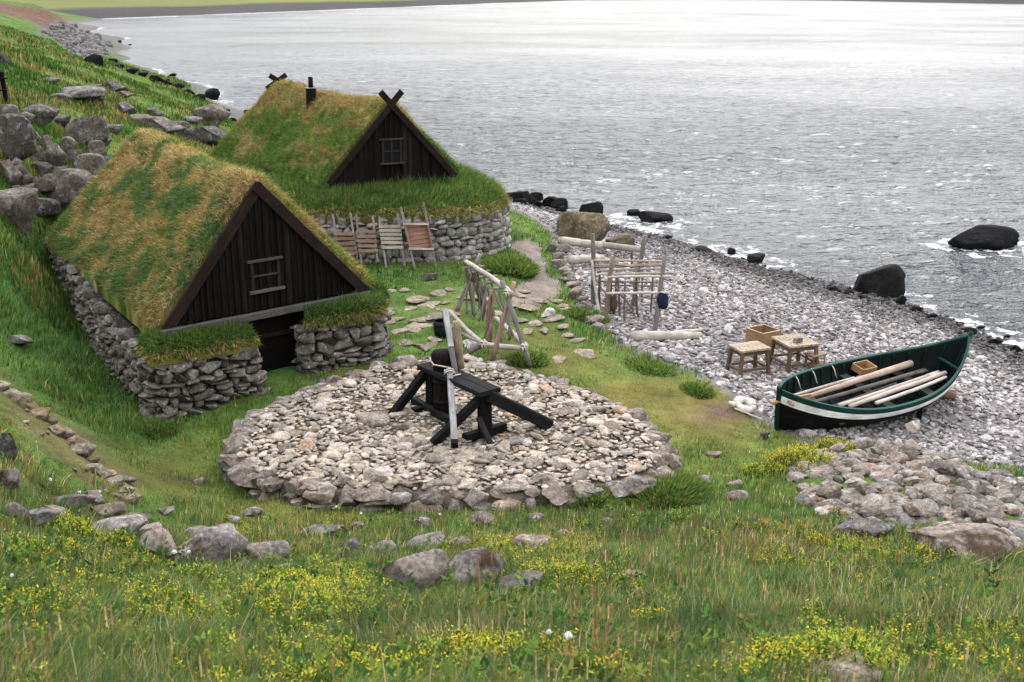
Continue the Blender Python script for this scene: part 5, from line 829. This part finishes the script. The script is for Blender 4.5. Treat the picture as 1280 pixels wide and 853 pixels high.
def side(mb, t0, t1, nt, inset, col, sgn, lap=0.):
    Pq = hullgrid(t0, t1, nt, inset, lap)*A3(1, sgn, 1); a, b_ = Pq.shape[:2]; I = np.arange(a*b_).reshape(a, b_); q = np.stack([I[:-1, :-1], I[1:, :-1], I[1:, 1:], I[:-1, 1:]], -1).reshape(-1, 4); mb.add(Pq.reshape(-1, 3), q, col, np.stack([Pq[..., 0]*1.0, Pq[..., 2]*12, Pq[..., 1]*0], -1).reshape(-1, 3))
GRN = A3(.01, .045, .037); BLK = A3(.005, .0055, .006)
mb = MB()
for sg in (-1, 1): side(mb, 0, .86, 43, 0, BLK, sg, .014); side(mb, .02, 1., 24, .035, A3(.006, .012, .011), sg)
mb.build('hull', M_paint, bt, xf=XF)
for sg in (-1, 1):
    mb = MB(); side(mb, .79, .925, 5, -.022, A3(.95, .95, .94), sg); mb.build('white_stripe', M_paint, bt, xf=XF)
    mb = MB(); side(mb, .92, 1., 4, -.016, GRN, sg); side(mb, .9, 1., 4, .03, GRN*.9, sg); mb.build('sheer_strake', M_paint, bt, xf=XF)
    mb = MB(); u = np.linspace(-.995, .995, 50); x, y, z = hullp(u, np.ones(50)); pp = np.stack([x, (y-.012)*sg, z+.012], 1)
    # rail as swept rectangle
    V = []; 
    for dy, dz in ((-.03, -.02), (.025, -.02), (.025, .018), (-.03, .018)): V.append(pp+np.stack([0*x, np.full(50, dy*sg), np.full(50, dz)], 1))
    V = np.stack(V, 1); I = np.arange(200).reshape(50, 4); q = np.stack([I[:-1], np.roll(I, -1, 1)[:-1], np.roll(I, -1, 1)[1:], I[1:]], -1).reshape(-1, 4); mb.add(V.reshape(-1, 3), q, GRN*1.3); mb.build('gunwale', M_paint, bt, xf=XF, smooth=False)
for sg in (-1, 1):
    t_ = np.linspace(0, 1, 9); x, y, z = hullp(np.full(9, sg*1.), t_); mb = MB(); Pq = np.stack([x+sg*.03, 0*x, z], 1); Pq = np.concatenate([Pq, Pq[-1:]+A3(sg*.03, 0, .09)]); tube(mb, Pq, .045, 8, GRN*.6); mb.build('stem_post', M_paint, bt, xf=XF)
mb = MB(); u = np.linspace(-.92, .92, 20); tube(mb, np.stack([u*Lb/2, 0*u, keel(u)-.03], 1), .045, 6, BLK); mb.build('keel', M_paint, bt, xf=XF)
for u_ in (-.52, 0.02, .5):
    mb = MB(); w_ = float(bh(np.array(u_)))*.9; bar(mb, A3(u_*Lb/2, -w_, .43), A3(u_*Lb/2, w_, .43), .22, .035, (0, 0, 1), A3(.05, .055, .05), .1); mb.build('thwart', M_paint, bt, xf=XF, smooth=False)
for u_ in np.linspace(-.85, .88, 15):
    mb = MB(); t_ = np.linspace(.05, .98, 10); x, y, z = hullp(np.full(10, u_), t_, .05); tube(mb, np.concatenate([np.stack([x, -y, z], 1)[::-1], np.stack([x, y, z], 1)]), .018, 5, A3(.008, .018, .016)); mb.build('rib', M_paint, bt, xf=XF)
mb = MB(); bar(mb, A3(.86*Lb/2, -.28, .72), A3(.86*Lb/2, .28, .72), .05, .05, (0, 0, 1), GRN*1.3); mb.build('bow_crossbar', M_paint, bt, xf=XF, smooth=False)
for u_ in (-.6, -.36, -.12):
    mb = MB(); x, y, z = [float(v) for v in hullp(np.array(u_), np.array(1.))]; tube(mb, [A3(x, y-.0, z+.03), A3(x+.02, y-.1, z-.04), A3(x+.08, y-.16, z-.2), A3(x+.2, y-.1, z-.3)], .012, 6, A3(.3, .5, .42)); mb.build('oar_strap', M_rope, bt, xf=XF)
mb = MB(); bar(mb, A3(-Lb/2-.15, 0, .8), A3(-Lb/2+.75, -.1, .86), .05, .05, (0, 0, 1), A3(.36, .22, .12), .15, 4, .004); bar(mb, A3(-Lb/2+.12, -.28, .86), A3(-Lb/2+.2, .28, .86), .05, .04, (0, 0, 1), A3(.34, .22, .13)); mb.build('tiller', M_wood, bt, xf=XF, smooth=False)
mb = MB(); pole(mb, A3(.35*Lb/2, -.75, -.3), A3(.35*Lb/2, -.55, .35), .05, .045, BLK); mb.build('prop', M_tar, bt, xf=XF)
def inboat(name, lb, a_, b_, r_, r2, c, cat='oar', blade=0):
    mb = MB(); pole(mb, A3(*a_), A3(*b_), r_, r2, c, .006, 10, 8)
    if blade: d3 = nrm(A3(*b_)-A3(*a_)); bar(mb, A3(*b_)-d3*.02, A3(*b_)+d3*blade, .11, .03, (0, 0, 1), c, .1, 3)
    tag(mb.build(name, M_wood, xf=XF), lb, cat, 'poles and oars lying in the boat')
hl_ = Lb/2
inboat('mast', 'thick brown mast lying along the far side of the boat', (-.72*hl_, .08, .66), (.62*hl_, .42, .60), .045, .075, A3(.44, .33, .27), 'mast')
inboat('oar', 'thin pale oar lying against the thick brown mast in the boat', (-.80*hl_, .2, .68), (-.05*hl_, .36, .62), .028, .03, WW*.9); inboat('oar', 'dark weathered oar lying along the middle of the boat', (-.75*hl_, -.06, .62), (.55*hl_, .14, .56), .035, .045, A3(.1, .085, .075), 'oar', .4); inboat('oar', 'dark thin oar beside the weathered oar in the boat', (-.5*hl_, -.2, .53), (.3*hl_, .04, .5), .03, .03, A3(.08, .07, .065))
inboat('oar', 'pale oar with grey blade nearest the middle among the near-side oars', (-.48*hl_, -.32, .62), (.62*hl_, -.06, .57), .04, .042, WW, 'oar', .42); inboat('oar', 'pinkish pale oar second from the near gunwale', (-.42*hl_, -.44, .64), (.78*hl_, -.14, .60), .042, .05, A3(.6, .5, .44)); inboat('oar', 'white oar lying closest to the near gunwale of the boat', (-.2*hl_, -.56, .66), (.68*hl_, -.34, .66), .036, .036, WW*1.1)
inboat('plank', 'grey flat plank lying across the middle of the boat', (-.1*hl_, .36, .52), (.2*hl_, .52, .52), .05, .05, WG*.7, 'plank')
mb = MB(); c_ = A3(.16*hl_, .6, .62)
for a_, b_ in ((A3(-.2, -.14, 0), A3(.2, -.14, 0)), (A3(-.2, .14, 0), A3(.2, .14, 0)), (A3(-.2, -.14, 0), A3(-.2, .14, 0)), (A3(.2, -.14, 0), A3(.2, .14, 0))): bar(mb, c_+a_, c_+b_, .03, .14, (0, 0, 1), A3(.34, .2, .1), .1)
bar(mb, c_+A3(-.2, 0, -.06), c_+A3(.2, 0, -.06), .27, .02, (0, 0, 1), A3(.16, .1, .06), .05); tag(mb.build('tackle_box', M_wood, xf=XF, smooth=False), 'small open orange brown wooden box sitting in the boat', 'box')
a = G(1158, 497); b = G(1187, 500); log('short brown log serving as a roller beside the boat hull', a+A3(0, .1, .1), b+A3(.1, 0, .08), .1, .09, A3(.16, .1, .07))
# vertebra and stick
b = G(931, 514); t = thing('whale_vertebra', 'white hollow whale vertebra lying on the grass edge left of the boat', 'bone', b); mb = MB(); a_ = np.linspace(0, 2*math.pi, 21); cen = b+A3(0, 0, .13); e_a, e_b = nrm(A3(1, -.1, -.25)), nrm(A3(.1, .8, .55)); 
tube(mb, cen+np.cos(a_)[:, None]*e_a*.15+np.sin(a_)[:, None]*e_b*.12, .075*(1+.25*np.sin(a_*3)), 10, wob=.2); mb.build('ring', M_bone, t); mb = MB(); pole(mb, cen-A3(.18, 0, 0), cen-A3(.3, -.08, -.02), .06, .03); mb.build('process', M_bone, t)
a = G(918, 513); b = G(954, 528); mb = MB(); pole(mb, a+A3(0, 0, .04), b+A3(0, 0, .05), .02, .015, WW); tag(mb.build('stick', M_wood), 'thin pale stick lying in the grass beside the whale vertebra', 'stick')
# ------------------------------------------------------------------ tables, stool, crate
def table(lb, Dp, Cp, Ap, zt, sp_leg=.05):
    Dd, Cc2, Aa = U(*Dp, zt), U(*Cp, zt), U(*Ap, zt); ex = nrm(Cc2-Dd); w_ = np.linalg.norm(Cc2-Dd); ey = A3(-ex[1], ex[0], 0); d_3 = abs((Aa-Dd)@ey); o = Dd+ex*w_/2+ey*d_3/2; gz2 = tz(o[0], o[1])+.03; hgt = zt-gz2
    t = thing('work_table', lb, 'table', A3(o[0], o[1], gz2), 'low work tables on the beach'); mb = MB(); k_ = 4
    for i in range(k_): y_ = (i+.5)/k_*d_3-d_3/2; bar(mb, o-ex*w_/2+ey*y_, o+ex*w_/2+ey*y_, d_3/k_*.985, .045, (0, 0, 1), A3(.27, .22, .155), .06, 6, .004)
    top = mb.build('tabletop', M_table, t, smooth=False)
    mb = MB(); cor = [(sx2, sy2) for sx2 in (-1, 1) for sy2 in (-1, 1)]
    for (i, j) in [(0, 1), (0, 2), (1, 3), (2, 3)]:
        pa, pb = [o+ex*(w_/2-.05)*cor[q_][0]+ey*(d_3/2-.05)*cor[q_][1]-A3(0, 0, .07) for q_ in (i, j)]; bar(mb, pa, pb, .03, .09, (0, 0, 1), A3(.12, .08, .055), .08)
    mb.build('apron', M_wood, t, smooth=False); ft = []
    for sx2, sy2 in cor:
        a_ = o+ex*(w_/2-.06)*sx2+ey*(d_3/2-.06)*sy2-A3(0, 0, .03); f_ = a_+ex*sp_leg*sx2+ey*sp_leg*sy2; f_[2] = gz2-.04; ft.append((a_, f_)); mb = MB(); bar(mb, a_, f_, .075, .07, ey, A3(.13, .085, .055), .12, 4, .004); mb.build('leg', M_wood, t, smooth=False)
    for (i, j) in [(0, 1), (0, 2), (1, 3), (2, 3)]:
        mb = MB(); pa, pb = [ft[q_][0]*.32+ft[q_][1]*.68 for q_ in (i, j)]; bar(mb, pa, pb, .06, .05, (0, 0, 1), A3(.14, .095, .065), .12, 4, .004); mb.build('stretcher', M_wood, t, smooth=False)
    return o
m, nt, nd, L = mat('stained_tabletop'); M_table = m; g_ = nd('ShaderNodeAttribute', attribute_name='Col').outputs['Color']; pq = nd('ShaderNodeNewGeometry').outputs['Position']
v1 = nd('ShaderNodeTexNoise', i_Scale=22., i_Detail=5., i_Roughness=.7); L(pq, v1.inputs['Vector']); rv = ramp(nd, [(.36, .25), (.5, 1.1), (.62, 1.35)]); L(v1.outputs[0], rv.inputs[0]); finish(nt, nd, L, mix(nd, L, g_, rv.outputs[0], 1., 'MULTIPLY'), .85, [(v1.outputs[0], .3, .01)], .2)
o1 = table('low wooden work table with a pale stained top, left of the two', (927, 441), (964, 436), (909, 432), 1.70); o2 = table('low wooden work table with a small stone on its top, right of the two', (987, 435), (1025, 431), (962, 422), 1.68)
b = U(998, 428, 1.71); rock('stone', b-A3(0, 0, .03), (.13, .09, .1), 'small pyramid shaped brown stone on the right work table', 'stone', None, 'A', M_heap, sink=.15)
b = G(963, 438); ex = nrm(A3(.86, .5, 0)); ey = A3(-ex[1], ex[0], 0); ct = thing('wooden_crate', 'open square wooden crate standing behind the two work tables', 'crate', b); hz_ = Yp(957, 416, b[1])[2]-b[2]; w_ = .27; b = b+ey*w_
for d_4, e_4 in ((ex, ey), (-ex, ey), (ey, ex), (-ey, ex)):
    mb = MB(); lw = w_ if d_4 is ex or (d_4 == -ex).all() else w_+.014
    for i in range(4): z_ = (i+.5)/4*hz_; bar(mb, b+d_4*w_-e_4*lw+A3(0, 0, z_), b+d_4*w_+e_4*lw+A3(0, 0, z_), .028, hz_/4*.97, (0, 0, 1), A3(.27, .175, .09), .06, 3, .003)
    mb.build('side_panel', M_wood, ct, smooth=False)
mb = MB(); bar(mb, b-ex*(w_-.02)+A3(0, 0, .05), b+ex*(w_-.02)+A3(0, 0, .05), w_*2-.04, .03, (0, 0, 1), A3(.16, .11, .06)); mb.build('bottom', M_wood, ct, smooth=False)
mb = MB()
for d_4, e_4 in ((ex, ey), (-ex, ey)): bar(mb, b+d_4*w_-e_4*(w_+.02)+A3(0, 0, hz_+.012), b+d_4*w_+e_4*(w_+.02)+A3(0, 0, hz_+.012), .045, .02, (0, 0, 1), A3(.38, .27, .15))
for d_4, e_4 in ((ey, ex), (-ey, ex)): bar(mb, b+d_4*w_-e_4*(w_-.025)+A3(0, 0, hz_+.012), b+d_4*w_+e_4*(w_-.025)+A3(0, 0, hz_+.012), .045, .02, (0, 0, 1), A3(.38, .27, .15))
mb.build('rim', M_wood, ct, smooth=False)
b = G(1018, 466); st_ = thing('small_stool', 'small low wooden stool half hidden by the boat, under the right work table', 'stool', b)
for sg in (-1, 1):
    for s2 in (-1, 1): mb = MB(); bar(mb, b+ex*.2*sg+ey*.14*s2-A3(0, 0, .05), b+ex*.16*sg+ey*.1*s2+A3(0, 0, .42), .05, .045, ey, A3(.16, .1, .07) if sg < 0 else A3(.4, .34, .28)); mb.build('leg', M_wood, st_, smooth=False)
for z_, nm in ((.42, 'seat'), (.2, 'shelf')): mb = MB(); bar(mb, b-ex*.2+A3(0, 0, z_), b+ex*.2+A3(0, 0, z_), .26, .04, (0, 0, 1), A3(.24, .17, .12)); mb.build(nm, M_wood, st_, smooth=False)
# fence gate on the far left
pb = G(9, 130); fz = thing('wooden_gate', 'dark wooden gate post with two rails cut by the left picture edge', 'gate', pb); hh_ = Yp(6, 90, pb[1])[2]
mb = MB(); bar(mb, pb-A3(0, 0, .2), A3(pb[0]-.06, pb[1], hh_), .13, .1, (0, 1, 0), TAR, .1); mb.build('post', M_tar, fz, smooth=False)
mb = MB(); bar(mb, pb-A3(1.7, .3, .2), A3(pb[0]-1.76, pb[1]-.3, hh_), .13, .1, (0, 1, 0), TAR, .1); mb.build('post', M_tar, fz, smooth=False)
for y_ in (98, 113): q_ = Yp(7, y_, pb[1]-.07); mb = MB(); bar(mb, q_+A3(.05, 0, 0), q_-A3(1.8, .3, 0), .04, .1, (0, 1, 0), TAR, .1); mb.build('rail', M_tar, fz, smooth=False)
# ------------------------------------------------------------------ camera, light, world
cam = bpy.data.cameras.new('camera'); cam.sensor_width = 36; cam.lens = FPX/1280*36; cam.clip_start = .1; cam.clip_end = 6000
cam.dof.use_dof = True; cam.dof.focus_distance = 21.; cam.dof.aperture_fstop = 4.; co_ = bpy.data.objects.new('camera', cam); COL.objects.link(co_); co_.location = (0, 0, H); co_.rotation_euler = (math.pi/2-PITCH, 0, 0); scene.camera = co_
AZ, EL = math.radians(14), math.radians(38)
sl = bpy.data.lights.new('sun', 'SUN'); sl.energy = SUN_E; sl.angle = math.radians(45); sl.color = (1, .965, .92); so = bpy.data.objects.new('sun', sl); COL.objects.link(so)
sd = Vector((math.sin(AZ)*math.cos(EL), math.cos(AZ)*math.cos(EL), math.sin(EL))); so.rotation_euler = sd.to_track_quat('Z', 'Y').to_euler(); so.location = (0, 0, 40)
w = bpy.data.worlds.new('World'); scene.world = w; w.use_nodes = True; nt = w.node_tree; bg = nt.nodes['Background']; sky = nt.nodes.new('ShaderNodeTexSky'); sky.sky_type = 'NISHITA'; sky.sun_disc = False; sky.sun_elevation = EL; sky.sun_rotation = AZ; sky.air_density = 1.; sky.dust_density = 2.; sky.ozone_density = 1.
hs_ = nt.nodes.new('ShaderNodeHueSaturation'); hs_.inputs['Saturation'].default_value = .3; nt.links.new(sky.outputs[0], hs_.inputs['Color']); mx_ = nt.nodes.new('ShaderNodeMix'); mx_.data_type = 'RGBA'; mx_.inputs[0].default_value = CLOUD; tcw = nt.nodes.new('ShaderNodeTexCoord'); sz = nt.nodes.new('ShaderNodeSeparateXYZ'); nt.links.new(tcw.outputs['Generated'], sz.inputs[0]); mr = nt.nodes.new('ShaderNodeMapRange'); nt.links.new(sz.outputs[2], mr.inputs[0]); mr.inputs[1].default_value = 0; mr.inputs[2].default_value = 1; mr.inputs[3].default_value = .25; mr.inputs[4].default_value = 1.; cm = nt.nodes.new('ShaderNodeMix'); cm.data_type = 'RGBA'; cm.blend_type = 'MULTIPLY'; cm.inputs[0].default_value = 1; cm.inputs[6].default_value = (10.8, 10.9, 11.5, 1); nt.links.new(mr.outputs[0], cm.inputs[7]); nt.links.new(cm.outputs[2], mx_.inputs[7]); nt.links.new(hs_.outputs[0], mx_.inputs[6]); nt.links.new(mx_.outputs[2], bg.inputs[0]); bg.inputs[1].default_value = SKY_S
vs = scene.view_settings; vs.view_transform = 'Standard'; vs.look = 'None'; vs.gamma = 1; vs.exposure = EXPO; vs.use_curve_mapping = False
scene.cycles.max_bounces = 6; scene.cycles.diffuse_bounces = 3; scene.cycles.transmission_bounces = 3; scene.cycles.use_denoising = True
